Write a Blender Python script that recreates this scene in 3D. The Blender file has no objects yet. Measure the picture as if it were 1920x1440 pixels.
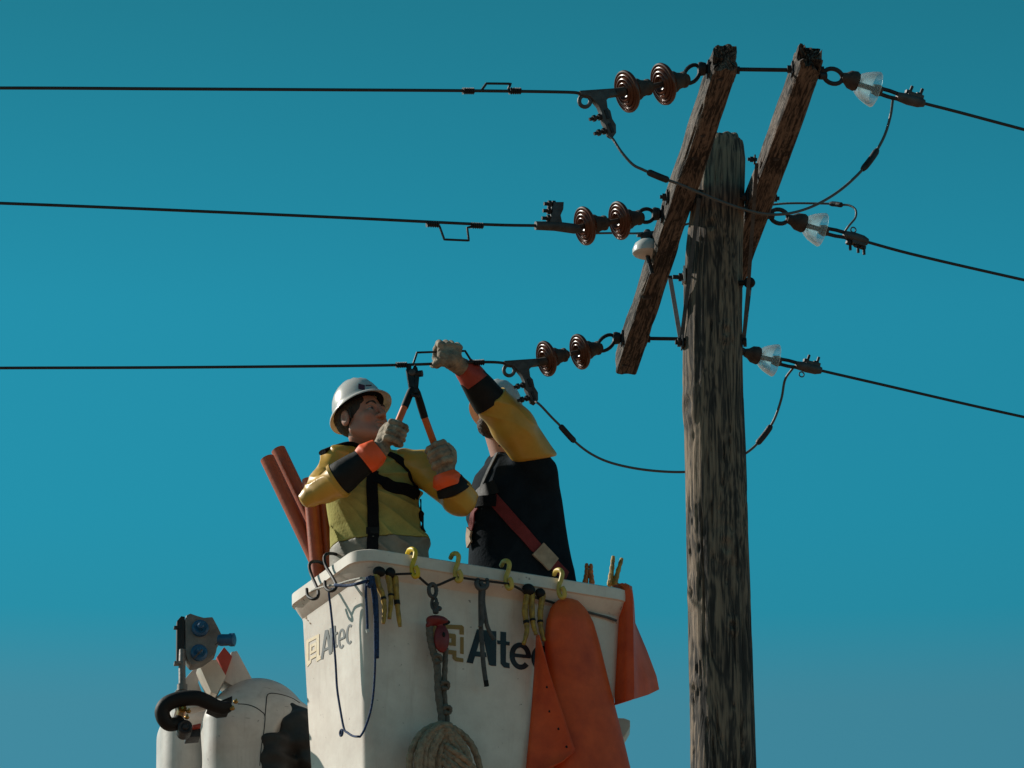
import bpy, bmesh, math, random
import numpy as np
from math import radians, sin, cos, pi, tan
from mathutils import Vector, Matrix
from mathutils.bvhtree import BVHTree
random.seed(7); np.random.seed(7)
S = bpy.context.scene
COL = S.collection

# ------------------------------------------------------------------ camera
CAM = Vector((0.0, -22.4, 1.7)); PITCH = radians(21.0); LENS = 198.0
FPX = LENS / 36.0 * 1920.0
cd = bpy.data.cameras.new("camera"); cd.lens = LENS; cd.sensor_width = 36.0
cd.clip_start = 0.1; cd.clip_end = 9000.0
cam = bpy.data.objects.new("camera", cd); COL.objects.link(cam)
cam.location = CAM; cam.rotation_euler = (pi / 2 + PITCH, 0, 0)
S.camera = cam
# ------------------------------------------------------------------ sky and sun
SUN_EL, SUN_ROT = radians(33.0), radians(-63.0)
w = bpy.data.worlds.new("World"); S.world = w; w.use_nodes = True
nt = w.node_tree; bg = nt.nodes["Background"]
sky = nt.nodes.new("ShaderNodeTexSky"); sky.sky_type = "NISHITA"; sky.sun_disc = False
sky.sun_elevation = SUN_EL; sky.sun_rotation = SUN_ROT
sky.altitude = 0; sky.air_density = 1.0; sky.dust_density = 0.3; sky.ozone_density = 1.6
tint = nt.nodes.new("ShaderNodeMix"); tint.data_type = "RGBA"; tint.blend_type = "MULTIPLY"
tint.inputs["Factor"].default_value = 1.0
tcw = nt.nodes.new("ShaderNodeTexCoord"); sep = nt.nodes.new("ShaderNodeSeparateXYZ"); rmp = nt.nodes.new("ShaderNodeValToRGB")
nt.links.new(tcw.outputs["Generated"], sep.inputs[0]); nt.links.new(sep.outputs["Z"], rmp.inputs[0]); nt.links.new(rmp.outputs[0], tint.inputs[7])
el = rmp.color_ramp.elements           # air that pales towards the horizon and deepens overhead
el[0].position = 0.0; el[0].color = (0.42, 0.82, 0.78, 1)
el[1].position = 1.0; el[1].color = (0.22, 0.62, 0.52, 1)
for ps, c in ((0.285, (0.265, 0.79, 0.71, 1)), (0.306, (0.27, 0.83, 0.72, 1)), (0.320, (0.115, 0.92, 0.82, 1)), (0.335, (0.100, 0.98, 0.88, 1)), (0.37, (0.105, 1.03, 0.92, 1)), (0.425, (0.10, 0.80, 0.67, 1))):
    k_ = el.new(ps); k_.color = c
nt.links.new(sky.outputs[0], tint.inputs[6]); nt.links.new(tint.outputs[2], bg.inputs[0])
bg.inputs[1].default_value = 0.088
sd = bpy.data.lights.new("sun", "SUN"); sd.energy = 5.0; sd.angle = radians(0.5); sd.color = (1.0, 0.93, 0.82)
sun = bpy.data.objects.new("sun", sd); COL.objects.link(sun)
SUN = Vector((sin(SUN_ROT) * cos(SUN_EL), cos(SUN_ROT) * cos(SUN_EL), sin(SUN_EL)))
sun.rotation_euler = SUN.to_track_quat("Z", "Y").to_euler(); sun.location = (-20, 10, 30)
vs = S.view_settings
vs.view_transform = "Standard"; vs.look = "None"; vs.gamma = 1.0; vs.use_curve_mapping = False
vs.exposure = 0.0
S.cycles.use_denoising = True
S.cycles.max_bounces = 10; S.cycles.transmission_bounces = 10; S.cycles.transparent_max_bounces = 8

# ------------------------------------------------------------------ projection helpers
FWD = Vector((0, cos(PITCH), sin(PITCH))); UPV = Vector((0, -sin(PITCH), cos(PITCH))); RGT = Vector((1, 0, 0))
def ray(px, py): return FWD + RGT * ((px - 960) / FPX) + UPV * ((720 - py) / FPX)
def P(px, py, Y):
    d = ray(px, py); return CAM + d * ((Y - CAM.y) / d.y)
def PZ(px, py, z):
    d = ray(px, py); return CAM + d * ((z - CAM.z) / d.z)
def PL(px, py, pt, n):
    d = ray(px, py); return CAM + d * ((pt - CAM).dot(n) / d.dot(n))
def ppm(p): return FPX / ((p - CAM).dot(FWD))

# ------------------------------------------------------------------ materials
def mat(name, col, rough=0.6, metal=0.0, var=0.0, vscale=8.0, col2=None, bump=0.0, bscale=60.0, spec=None, stretch=None, trans=0.0, coat=0.0):
    m = bpy.data.materials.new(name); m.use_nodes = True
    t = m.node_tree; b = t.nodes["Principled BSDF"]; L = t.links.new
    b.inputs["Roughness"].default_value = rough; b.inputs["Metallic"].default_value = metal
    if spec is not None: b.inputs["Specular IOR Level"].default_value = spec
    if trans: b.inputs["Transmission Weight"].default_value = trans
    if coat: b.inputs["Coat Weight"].default_value = coat; b.inputs["Coat Roughness"].default_value = 0.15
    tc = t.nodes.new("ShaderNodeTexCoord"); mp = t.nodes.new("ShaderNodeMapping")
    L(tc.outputs["Object"], mp.inputs[0])
    if stretch: mp.inputs["Scale"].default_value = stretch
    c = tuple(col) + (1,)
    b.inputs["Base Color"].default_value = c
    if var or col2:
        n = t.nodes.new("ShaderNodeTexNoise"); n.inputs["Scale"].default_value = vscale
        n.inputs["Detail"].default_value = 6; n.inputs["Roughness"].default_value = 0.65
        L(mp.outputs[0], n.inputs["Vector"])
        r = t.nodes.new("ShaderNodeValToRGB")
        c2 = tuple(col2) + (1,) if col2 else tuple(x * (1 - var) for x in col) + (1,)
        r.color_ramp.elements[0].position = 0.32; r.color_ramp.elements[0].color = c2
        r.color_ramp.elements[1].position = 0.62; r.color_ramp.elements[1].color = c
        L(n.outputs["Fac"], r.inputs[0]); L(r.outputs[0], b.inputs["Base Color"])
        mr = t.nodes.new("ShaderNodeMapRange"); mr.inputs["To Min"].default_value = min(1, rough + 0.12); mr.inputs["To Max"].default_value = max(0.03, rough - 0.08)
        L(n.outputs["Fac"], mr.inputs["Value"]); L(mr.outputs[0], b.inputs["Roughness"])
    if bump:
        n2 = t.nodes.new("ShaderNodeTexNoise"); n2.inputs["Scale"].default_value = bscale; n2.inputs["Detail"].default_value = 5
        L(mp.outputs[0], n2.inputs["Vector"])
        bp = t.nodes.new("ShaderNodeBump"); bp.inputs["Strength"].default_value = bump; bp.inputs["Distance"].default_value = 0.01
        L(n2.outputs["Fac"], bp.inputs["Height"]); L(bp.outputs[0], b.inputs["Normal"])
    return m

def wood(name, light, dark, axis, sc=1.0):
    """Weathered timber: fine fibres and drawn-out cathedral rings along one axis of the object."""
    m = bpy.data.materials.new(name); m.use_nodes = True
    t = m.node_tree; b = t.nodes["Principled BSDF"]; L = t.links.new; N = t.nodes.new
    b.inputs["Roughness"].default_value = 0.85; b.inputs["Specular IOR Level"].default_value = 0.25
    tc = N("ShaderNodeTexCoord")
    def mp(a, c):
        q = N("ShaderNodeMapping"); s = [a, a, a]; s[axis] = c; q.inputs["Scale"].default_value = s
        L(tc.outputs["Object"], q.inputs[0]); return q.outputs[0]
    def noise(v, scale, det=6, dist=0.0):
        n = N("ShaderNodeTexNoise"); n.inputs["Scale"].default_value = scale; n.inputs["Detail"].default_value = det
        n.inputs["Roughness"].default_value = 0.65; n.inputs["Distortion"].default_value = dist
        L(v, n.inputs["Vector"]); return n.outputs["Fac"]
    def math_(op, a, bv):
        n = N("ShaderNodeMath"); n.operation = op
        for i, x in enumerate((a, bv)):
            if isinstance(x, (int, float)): n.inputs[i].default_value = x
            else: L(x, n.inputs[i])
        return n.outputs[0]
    fib = noise(mp(70 * sc, 3.4 * sc), 1.0, 10, 0.35)
    low = noise(mp(9 * sc, 1.5 * sc), 1.0, 3, 0.6)
    rings = math_("SINE", math_("MULTIPLY", low, 62.0), 0.0)
    rings = math_("MULTIPLY", rings, 0.055)
    blot = noise(mp(3.2 * sc, 1.6 * sc), 1.0, 5)
    h = math_("ADD", math_("ADD", fib, rings), math_("MULTIPLY", math_("SUBTRACT", blot, 0.5), 0.55))
    r = N("ShaderNodeValToRGB"); e = r.color_ramp.elements
    e[0].position = 0.28; e[0].color = tuple(x * 0.35 for x in dark) + (1,)
    e[1].position = 0.78; e[1].color = tuple(light) + (1,)
    k = e.new(0.45); k.color = tuple(dark) + (1,)
    k = e.new(0.58); k.color = tuple((a + 2 * c) / 3 for a, c in zip(dark, light)) + (1,)
    L(h, r.inputs[0]); L(r.outputs[0], b.inputs["Base Color"])
    bp = N("ShaderNodeBump"); bp.inputs["Strength"].default_value = 0.75; bp.inputs["Distance"].default_value = 0.012
    L(h, bp.inputs["Height"]); L(bp.outputs[0], b.inputs["Normal"])
    return m

def fibreglass(name, col, dirt, streak=0.5, rough=0.42):
    """White gel-coat with grime clouds, thin run-down streaks and small dark scuffs."""
    m = bpy.data.materials.new(name); m.use_nodes = True
    t = m.node_tree; b = t.nodes["Principled BSDF"]; L = t.links.new; N = t.nodes.new
    b.inputs["Roughness"].default_value = rough
    tc = N("ShaderNodeTexCoord")
    def noise(s, scale, det, ramp):
        q = N("ShaderNodeMapping"); q.inputs["Scale"].default_value = s; L(tc.outputs["Object"], q.inputs[0])
        n = N("ShaderNodeTexNoise"); n.inputs["Scale"].default_value = scale; n.inputs["Detail"].default_value = det; n.inputs["Roughness"].default_value = 0.7
        L(q.outputs[0], n.inputs["Vector"])
        r = N("ShaderNodeMapRange"); r.inputs["From Min"].default_value = ramp[0]; r.inputs["From Max"].default_value = ramp[1]
        r.inputs["To Min"].default_value = 0; r.inputs["To Max"].default_value = ramp[2]
        L(n.outputs["Fac"], r.inputs["Value"]); return r.outputs[0]
    prev = None
    for s, scale, det, ramp, c in (((1, 1, 1), 3.0, 7, (0.40, 0.70, 0.62 * streak), dirt),
                                   ((9, 9, 0.7), 3.0, 5, (0.55, 0.8, 0.5 * streak), dirt),
                                   ((1, 1, 1), 26.0, 3, (0.70, 0.76, 0.8), tuple(x * 0.3 for x in dirt)),
                                   ((1, 6, 4), 9.0, 2, (0.715, 0.76, 0.7), tuple(x * 0.5 for x in dirt))):
        f = noise(s, scale, det, ramp)
        mx = N("ShaderNodeMix"); mx.data_type = "RGBA"
        L(f, mx.inputs["Factor"])
        if prev is None: mx.inputs[6].default_value = tuple(col) + (1,)
        else: L(prev, mx.inputs[6])
        mx.inputs[7].default_value = tuple(c) + (1,)
        prev = mx.outputs[2]
    L(prev, b.inputs["Base Color"])
    n2 = N("ShaderNodeTexNoise"); n2.inputs["Scale"].default_value = 12; L(tc.outputs["Object"], n2.inputs["Vector"])
    bp = N("ShaderNodeBump"); bp.inputs["Strength"].default_value = 0.12; bp.inputs["Distance"].default_value = 0.01
    L(n2.outputs["Fac"], bp.inputs["Height"]); L(bp.outputs[0], b.inputs["Normal"])
    return m

M = dict(
    ground=mat("dry_earth", (0.27, 0.145, 0.085), 0.95, var=0.35, vscale=0.6, bump=0.4, bscale=8),
    pole=wood("pole_timber", (0.29, 0.215, 0.155), (0.052, 0.046, 0.042), 2),
    arm=wood("crossarm_timber", (0.195, 0.16, 0.135), (0.022, 0.019, 0.018), 0, 1.5),
    steel=mat("dull_steel", (0.07, 0.07, 0.073), 0.5, 0.7, var=0.5, vscale=25, bump=0.15, bscale=120),
    galv=mat("galvanised_steel", (0.085, 0.085, 0.088), 0.6, 0.4, var=0.45, vscale=30, bump=0.2, bscale=90),
    dark=mat("dark_iron", (0.035, 0.035, 0.04), 0.55, 0.5, var=0.5, vscale=30, bump=0.2, bscale=100),
    cap=mat("rusty_cap", (0.075, 0.058, 0.048), 0.7, 0.3, var=0.5, vscale=30, col2=(0.035, 0.03, 0.03), bump=0.3, bscale=80),
    wire=mat("weathered_wire", (0.035, 0.035, 0.036), 0.6, 0.4, bump=0.25, bscale=150),
    jumper=mat("grey_jumper_wire", (0.085, 0.085, 0.085), 0.55, 0.3, bump=0.25, bscale=150),
    porcelain=mat("brown_porcelain", (0.10, 0.028, 0.011), 0.26, spec=0.4, metal=0.0, var=0.35, vscale=14),
    whiteporc=mat("white_porcelain", (0.62, 0.62, 0.6), 0.2, var=0.15),
    glass=mat("clear_glass", (0.88, 0.95, 0.95), 0.04, trans=0.86),
    bucket=fibreglass("bucket_gelcoat", (0.80, 0.73, 0.655), (0.40, 0.30, 0.25), 0.75),
    boom=fibreglass("boom_cover_gelcoat", (0.62, 0.59, 0.55), (0.24, 0.19, 0.16), 0.9),
    cream=fibreglass("boom_tip_gelcoat", (0.58, 0.53, 0.46), (0.25, 0.2, 0.16), 0.8),
    ink=mat("navy_ink", (0.012, 0.017, 0.028), 0.45, var=0.25, vscale=30),
    grey_print=mat("grey_ink", (0.045, 0.055, 0.06), 0.55, vscale=60, col2=(0.11, 0.12, 0.125)),
    gold=mat("gold_ink", (0.34, 0.19, 0.035), 0.45, var=0.2, vscale=20),
    pale_gold=mat("pale_gold_ink", (0.72, 0.56, 0.34), 0.5, var=0.2, vscale=60, col2=(0.76, 0.66, 0.5)),
    blacksteel=mat("black_coated_steel", (0.008, 0.008, 0.009), 0.6, 0.0, var=0.3, vscale=30),
    yhook=mat("yellow_plastic", (0.62, 0.46, 0.09), 0.5, var=0.35, vscale=30, bump=0.1),
    yhook2=mat("bright_yellow_plastic", (0.72, 0.50, 0.02), 0.45, var=0.25, vscale=30),
    clampwood=mat("yellow_painted_wood", (0.50, 0.31, 0.04), 0.55, var=0.6, vscale=30, col2=(0.16, 0.10, 0.03), bump=0.3),
    blackrub=mat("black_rubber", (0.009, 0.009, 0.010), 0.6, spec=0.25, var=0.3, vscale=20, bump=0.12),
    orange=mat("orange_rubber", (0.84, 0.125, 0.027), 0.5, spec=0.3, vscale=3.5, col2=(0.50, 0.062, 0.02), bump=0.12, bscale=14),
    orange2=mat("orange_red_rubber", (0.84, 0.120, 0.028), 0.5, spec=0.3, vscale=4, col2=(0.54, 0.062, 0.02), bump=0.12, bscale=18),
    hose=mat("orange_brown_hose", (0.46, 0.085, 0.025), 0.4, var=0.35, vscale=9, bump=0.08),
    rope=mat("tan_rope", (0.40, 0.30, 0.21), 0.9, var=0.55, vscale=45, bump=0.8, bscale=130),
    greyrope=mat("grey_rope", (0.15, 0.14, 0.12), 0.9, var=0.4, vscale=50, bump=0.7, bscale=140),
    strap=mat("grey_leather_strap", (0.085, 0.09, 0.094), 0.8, var=0.4, vscale=40, bump=0.3),
    cord=mat("black_cord", (0.02, 0.02, 0.022), 0.8, bump=0.4, bscale=150),
    palecord=mat("pale_cord", (0.55, 0.52, 0.47), 0.85, var=0.3, vscale=60, bump=0.4, bscale=150),
    bluerope=mat("blue_rope", (0.02, 0.06, 0.17), 0.85, vscale=90, col2=(0.008, 0.014, 0.035), bump=0.6, bscale=150),
    red=mat("red_paint", (0.20, 0.018, 0.022), 0.5, var=0.35, vscale=25, bump=0.1),
    redpanel=mat("red_panel", (0.42, 0.05, 0.03), 0.5, var=0.2),
    blue=mat("blue_sheave", (0.012, 0.09, 0.21), 0.4, var=0.4, vscale=18),
    head_grey=mat("grey_casting", (0.20, 0.19, 0.18), 0.55, 0.2, var=0.4, vscale=16, bump=0.15),
    brass=mat("brass", (0.45, 0.27, 0.07), 0.4, 0.9, var=0.4, vscale=30),
    boot=mat("black_vinyl_boot", (0.025, 0.022, 0.02), 0.6, var=0.5, vscale=10, bump=0.35, bscale=25),
    skin=mat("skin", (0.43, 0.215, 0.155), 0.5, var=0.16, vscale=30, col2=(0.42, 0.185, 0.13), bump=0.08, bscale=200),
    hair=mat("dark_brown_hair", (0.022, 0.015, 0.011), 0.7, bump=0.9, bscale=120, stretch=(1, 1, 0.3)),
    beard=mat("brown_beard", (0.05, 0.03, 0.02), 0.8, bump=0.9, bscale=160),
    eye=mat("eye_white", (0.24, 0.21, 0.20), 0.25),
    iris=mat("dark_iris", (0.02, 0.014, 0.01), 0.15),
    lip=mat("lip", (0.36, 0.13, 0.105), 0.5),
    vest=mat("lime_vest_cloth", (0.41, 0.375, 0.12), 0.9, spec=0.15, var=0.28, vscale=10, bump=0.3, bscale=90),
    band=mat("grey_reflective_band", (0.215, 0.195, 0.16), 0.6, var=0.25, vscale=20, bump=0.15),
    shirt=mat("navy_shirt", (0.011, 0.017, 0.024), 0.95, var=0.3, vscale=14, bump=0.3, bscale=90, spec=0.08),
    sleeve=mat("yellow_rubber", (0.60, 0.335, 0.045), 0.36, spec=0.5, var=0.18, vscale=8, bump=0.1, bscale=20),
    glove=mat("tan_leather", (0.40, 0.315, 0.225), 0.8, var=0.5, vscale=17, col2=(0.085, 0.07, 0.06), bump=0.4, bscale=60),
    cuff=mat("orange_red_cuff", (1.0, 0.115, 0.018), 0.45, var=0.12, vscale=10),
    cuff2=mat("red_cuff", (0.42, 0.045, 0.022), 0.5, var=0.3, vscale=14),
    web=mat("black_webbing", (0.008, 0.009, 0.011), 0.9, spec=0.12, bump=0.5, bscale=200),
    redweb=mat("red_webbing", (0.20, 0.018, 0.02), 0.8, var=0.3, vscale=30, bump=0.5, bscale=180),
    pad=mat("tan_pad", (0.42, 0.31, 0.22), 0.8, var=0.3, vscale=30, bump=0.3),
    trouser=mat("work_trousers", (0.05, 0.06, 0.08), 0.9, var=0.2, bump=0.3),
    tool=mat("tool_steel", (0.035, 0.035, 0.038), 0.45, 0.8, var=0.4, vscale=30, bump=0.2),
    grip=mat("orange_grip", (0.68, 0.13, 0.025), 0.45, var=0.15, vscale=12),
    sticker=mat("maroon_sticker", (0.035, 0.018, 0.03), 0.4, var=0.5, vscale=90, col2=(0.18, 0.02, 0.05)),
    greymark=mat("grey_emblem", (0.22, 0.24, 0.25), 0.4, var=0.4, vscale=80),
)
def thin_glass():
    m = bpy.data.materials.new("thin_clear_glass"); m.use_nodes = True; t = m.node_tree; L = t.links.new; out = t.nodes["Material Output"]; t.nodes.remove(t.nodes["Principled BSDF"])
    tr = t.nodes.new("ShaderNodeBsdfTransparent"); tr.inputs[0].default_value = (0.86, 0.95, 0.96, 1)
    gl = t.nodes.new("ShaderNodeBsdfGlossy"); gl.inputs["Roughness"].default_value = 0.12; gl.inputs[0].default_value = (1, 1, 1, 1)
    df = t.nodes.new("ShaderNodeBsdfTranslucent"); df.inputs[0].default_value = (0.9, 0.95, 0.95, 1)
    lw_ = t.nodes.new("ShaderNodeLayerWeight"); lw_.inputs[0].default_value = 0.42
    m1_ = t.nodes.new("ShaderNodeMixShader"); m2 = t.nodes.new("ShaderNodeMixShader"); m2.inputs[0].default_value = 0.16
    L(lw_.outputs["Facing"], m1_.inputs[0]); L(tr.outputs[0], m1_.inputs[1]); L(gl.outputs[0], m1_.inputs[2])
    L(m1_.outputs[0], m2.inputs[1]); L(df.outputs[0], m2.inputs[2]); L(m2.outputs[0], out.inputs[0]); return m
M["glass"] = thin_glass()
def hat_material(name, col, glow):
    m = mat(name, col, 0.28, var=0.1, vscale=16, coat=0.4)
    t = m.node_tree; b = t.nodes["Principled BSDF"]; out = t.nodes["Material Output"]
    tr = t.nodes.new("ShaderNodeBsdfTranslucent"); tr.inputs[0].default_value = glow
    mx = t.nodes.new("ShaderNodeMixShader"); mx.inputs[0].default_value = 0.25
    t.links.new(b.outputs[0], mx.inputs[1]); t.links.new(tr.outputs[0], mx.inputs[2]); t.links.new(mx.outputs[0], out.inputs[0])
    return m
M["hat"] = hat_material("white_hat_shell", (0.74, 0.74, 0.72), (0.9, 0.62, 0.4, 1))
M["warm_lit_brim"] = hat_material("warm_lit_brim_shell", (0.66, 0.50, 0.38), (1.0, 0.7, 0.5, 1))  # tan base colour stands for warm light coming through the white brim

# ------------------------------------------------------------------ numpy noise
def _h(ix, iy, iz, s):
    n = (ix.astype(np.int64) * 374761393 + iy.astype(np.int64) * 668265263 + iz.astype(np.int64) * 2147483647 + s * 974634769) & 0xffffffff
    n = ((n ^ (n >> 13)) * 1274126177) & 0xffffffff
    return ((n ^ (n >> 16)) & 0xffff) / 65535.0
def vn(p, s=0):
    p = np.asarray(p, dtype=np.float64); i = np.floor(p); f = p - i; f = f * f * (3 - 2 * f)
    x, y, z = i[..., 0], i[..., 1], i[..., 2]; r = 0
    for a in (0, 1):
        for b_ in (0, 1):
            for c in (0, 1):
                wt = (f[..., 0] if a else 1 - f[..., 0]) * (f[..., 1] if b_ else 1 - f[..., 1]) * (f[..., 2] if c else 1 - f[..., 2])
                r = r + wt * _h(x + a, y + b_, z + c, s)
    return r * 2 - 1

# ------------------------------------------------------------------ object helpers
ORG = {}
def props(o, label=None, cat=None, group=None, kind=None):
    if label: o["label"] = label
    if cat: o["category"] = cat
    if group: o["group"] = group
    if kind: o["kind"] = kind
    return o
def root(name, loc, label, cat, group=None):
    o = bpy.data.objects.new(name, None); COL.objects.link(o); o.location = loc; o.empty_display_size = 0.1
    ORG[o.name] = Vector(loc); return props(o, label, cat, group)
def emit(verts, faces, name, m, parent=None, origin=None, smooth=40, label=None):
    if parent is not None: org = ORG[parent.name]
    else: org = Vector(origin) if origin is not None else Vector((0, 0, 0))
    v = np.asarray([tuple(q) for q in verts], dtype=np.float64) - np.array(org)
    me = bpy.data.meshes.new(name); me.from_pydata(v.tolist(), [], [list(f) for f in faces]); me.validate(); me.update()
    me.materials.append(m)
    if smooth:
        me.shade_smooth()
        if smooth < 180: me.set_sharp_from_angle(angle=radians(smooth))
    o = bpy.data.objects.new(name, me); COL.objects.link(o)
    if parent is not None: o.parent = parent
    else: o.location = org
    ORG[o.name] = org
    if label: o["label"] = label
    return o
def frame_of(t, ref=None):
    t = t.normalized(); ref = ref or Vector((0, 0, 1))
    if abs(t.dot(ref)) > 0.95: ref = Vector((0, 1, 0)) if abs(t.y) < 0.9 else Vector((1, 0, 0))
    a = ref.cross(t).normalized(); return a, t.cross(a).normalized()
def cat(pts, n=6, closed=False):
    """Catmull-Rom through the points."""
    pts = [Vector(p) for p in pts]; out = []; N = len(pts)
    for i in range(N if closed else N - 1):
        p1, p2 = pts[i], pts[(i + 1) % N]
        p0 = pts[i - 1] if (i or closed) else p1 * 2 - p2
        p3 = pts[(i + 2) % N] if (closed or i + 2 < N) else p2 * 2 - p1
        for k in range(n):
            t = k / n
            out.append(0.5 * (2 * p1 + (p2 - p0) * t + (2 * p0 - 5 * p1 + 4 * p2 - p3) * t * t + (3 * p1 - p0 - 3 * p2 + p3) * t ** 3))
    if not closed: out.append(pts[-1])
    return out
class MB:
    def __init__(s): s.v = []; s.f = []
    def add(s, v, f):
        k = len(s.v); s.v += [Vector(q) for q in v]; s.f += [[i + k for i in g] for g in f]; return s
    def tube(s, pts, r, n=8, closed=False, caps=True, flat=None):
        pts = [Vector(p) for p in pts]; N = len(pts); rs = r if isinstance(r, (list, tuple)) else [r] * N
        tang = []
        for i in range(N):
            a = pts[i - 1] if (i or closed) else pts[0]; b = pts[(i + 1) % N] if (closed or i < N - 1) else pts[-1]
            t = b - a; tang.append(t.normalized() if t.length > 1e-9 else Vector((0, 0, 1)))
        a, b = frame_of(tang[0]); v = []
        for i in range(N):
            if i:
                a = (a - tang[i] * a.dot(tang[i])).normalized(); b = tang[i].cross(a)
            for k in range(n):
                th = 2 * pi * k / n; e = (1.0, flat)[1] if flat else 1.0
                v.append(pts[i] + a * (cos(th) * rs[i]) + b * (sin(th) * rs[i] * e))
        f = []
        for i in range(N if closed else N - 1):
            j = (i + 1) % N
            for k in range(n):
                l = (k + 1) % n; f.append([i * n + k, i * n + l, j * n + l, j * n + k])
        if caps and not closed:
            f.append(list(range(n))[::-1]); f.append([(N - 1) * n + k for k in range(n)])
        return s.add(v, f)
    def lathe(s, prof, o, axis, n=28):
        """prof: (distance along axis, radius)"""
        a, b = frame_of(axis); t = axis.normalized(); v = []; f = []
        for (x, r) in prof:
            r = max(r, 1e-4)
            for k in range(n):
                th = 2 * pi * k / n; v.append(o + t * x + a * (cos(th) * r) + b * (sin(th) * r))
        for i in range(len(prof) - 1):
            for k in range(n):
                l = (k + 1) % n; f.append([i * n + k, i * n + l, (i + 1) * n + l, (i + 1) * n + k])
        f.append(list(range(n))[::-1]); f.append([(len(prof) - 1) * n + k for k in range(n)])
        return s.add(v, f)
    def prism(s, poly, nrm, th):
        h = nrm.normalized() * (th / 2); n = len(poly); poly = [Vector(p) for p in poly]
        v = [p + h for p in poly] + [p - h for p in poly]
        f = [list(range(n)), list(range(2 * n - 1, n - 1, -1))]
        for i in range(n): j = (i + 1) % n; f.append([i, i + n, j + n, j])
        return s.add(v, f)
    def box(s, c, ax, ay, az):
        v = [c + ax * i + ay * j + az * k for i in (-1, 1) for j in (-1, 1) for k in (-1, 1)]
        return s.add(v, [[0, 1, 3, 2], [4, 6, 7, 5], [0, 4, 5, 1], [2, 3, 7, 6], [0, 2, 6, 4], [1, 5, 7, 3]])
    def ball(s, c, ax, ay, az, nu=14, nv=9):
        v = []; f = []
        for j in range(nv + 1):
            ph = -pi / 2 + pi * j / nv
            for i in range(nu):
                th = 2 * pi * i / nu; v.append(c + ax * (cos(th) * cos(ph)) + ay * (sin(th) * cos(ph)) + az * sin(ph))
        for j in range(nv):
            for i in range(nu):
                k = (i + 1) % nu; f.append([j * nu + i, j * nu + k, (j + 1) * nu + k, (j + 1) * nu + i])
        return s.add(v, f)
    def sheet(s, G, th):
        """Grid of points G[i][j] given a thickness."""
        nu, nv = len(G), len(G[0]); A = np.array([[tuple(p) for p in row] for row in G])
        du = np.gradient(A, axis=0); dv = np.gradient(A, axis=1); N = np.cross(du, dv); N /= np.linalg.norm(N, axis=2, keepdims=True) + 1e-12
        v = list((A + N * th / 2).reshape(-1, 3)) + list((A - N * th / 2).reshape(-1, 3)); f = []; o = nu * nv
        for i in range(nu - 1):
            for j in range(nv - 1):
                a = i * nv + j; f.append([a, a + nv, a + nv + 1, a + 1]); f.append([o + a, o + a + 1, o + a + nv + 1, o + a + nv])
        for i in range(nu - 1):
            a = i * nv; f.append([a, a + o, a + nv + o, a + nv]); a += nv - 1; f.append([a, a + nv, a + nv + o, a + o])
        for j in range(nv - 1):
            a = j; f.append([a, a + 1, a + 1 + o, a + o]); a = (nu - 1) * nv + j; f.append([a, a + o, a + 1 + o, a + 1])
        return s.add(v, f)
    def build(s, name, m, parent=None, origin=None, smooth=40, bevel=0.0, label=None):
        o = emit(s.v, s.f, name, m, parent, origin, smooth, label)
        if bevel:
            bm = bmesh.new(); bm.from_mesh(o.data); bmesh.ops.recalc_face_normals(bm, faces=bm.faces)
            ed = [e for e in bm.edges if len(e.link_faces) == 2 and e.calc_face_angle(0) > radians(35)]
            bmesh.ops.bevel(bm, geom=ed, offset=bevel, segments=2, affect="EDGES", profile=0.7, clamp_overlap=True)
            bm.to_mesh(o.data); bm.free(); o.data.shade_smooth(); o.data.set_sharp_from_angle(angle=radians(50))
        return o

# ------------------------------------------------------------------ signed distance shapes and a surface-net mesher
def V3(p): return np.array(tuple(p), dtype=np.float32)
def RC(a, b, ra, rb):
    a, b = V3(a), V3(b); ba = b - a; L = float(ba @ ba) + 1e-9
    def f(p):
        h = np.clip((p - a) @ ba / L, 0, 1); return np.linalg.norm(p - a - h[:, None] * ba, axis=1) - (ra + (rb - ra) * h)
    return f
def EL(c, r, R=None):
    c = V3(c); r = np.array(r, dtype=np.float32); Rm = np.array(R, dtype=np.float32) if R is not None else None
    def f(p):
        q = p - c
        if Rm is not None: q = q @ Rm
        k0 = np.linalg.norm(q / r, axis=1); k1 = np.linalg.norm(q / (r * r), axis=1) + 1e-9; return k0 * (k0 - 1) / k1
    return f
def smin(a, b, k):
    if k <= 0: return np.minimum(a, b)
    h = np.clip(0.5 + 0.5 * (b - a) / k, 0, 1); return b * (1 - h) + a * h - k * h * (1 - h)
def UN(k, *fs):
    def f(p):
        d = fs[0](p)
        for g in fs[1:]: d = smin(d, g(p), k)
        return d
    return f
def SUB(f, g, k): return lambda p: -smin(-f(p), g(p), k)
def CUT(f, pt, n, k=0.0):
    """keep the side the normal points away from"""
    pt, n = V3(pt), V3(Vector(n).normalized()); return lambda p: -smin(-f(p), -((p - pt) @ n), k)
def DIS(f, fn): return lambda p: f(p) + fn(p)
def GROW(f, d): return lambda p: f(p) - d
def XF(f, Mx):
    """f in local coordinates placed by matrix Mx (rigid)"""
    R = np.array(Mx.to_3x3(), dtype=np.float32); t = V3(Mx.to_translation()); return lambda p: f((p - t) @ R)
def XFS(f, Mx, k): g = lambda p: f(p / k) * k; return XF(g, Mx)
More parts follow.
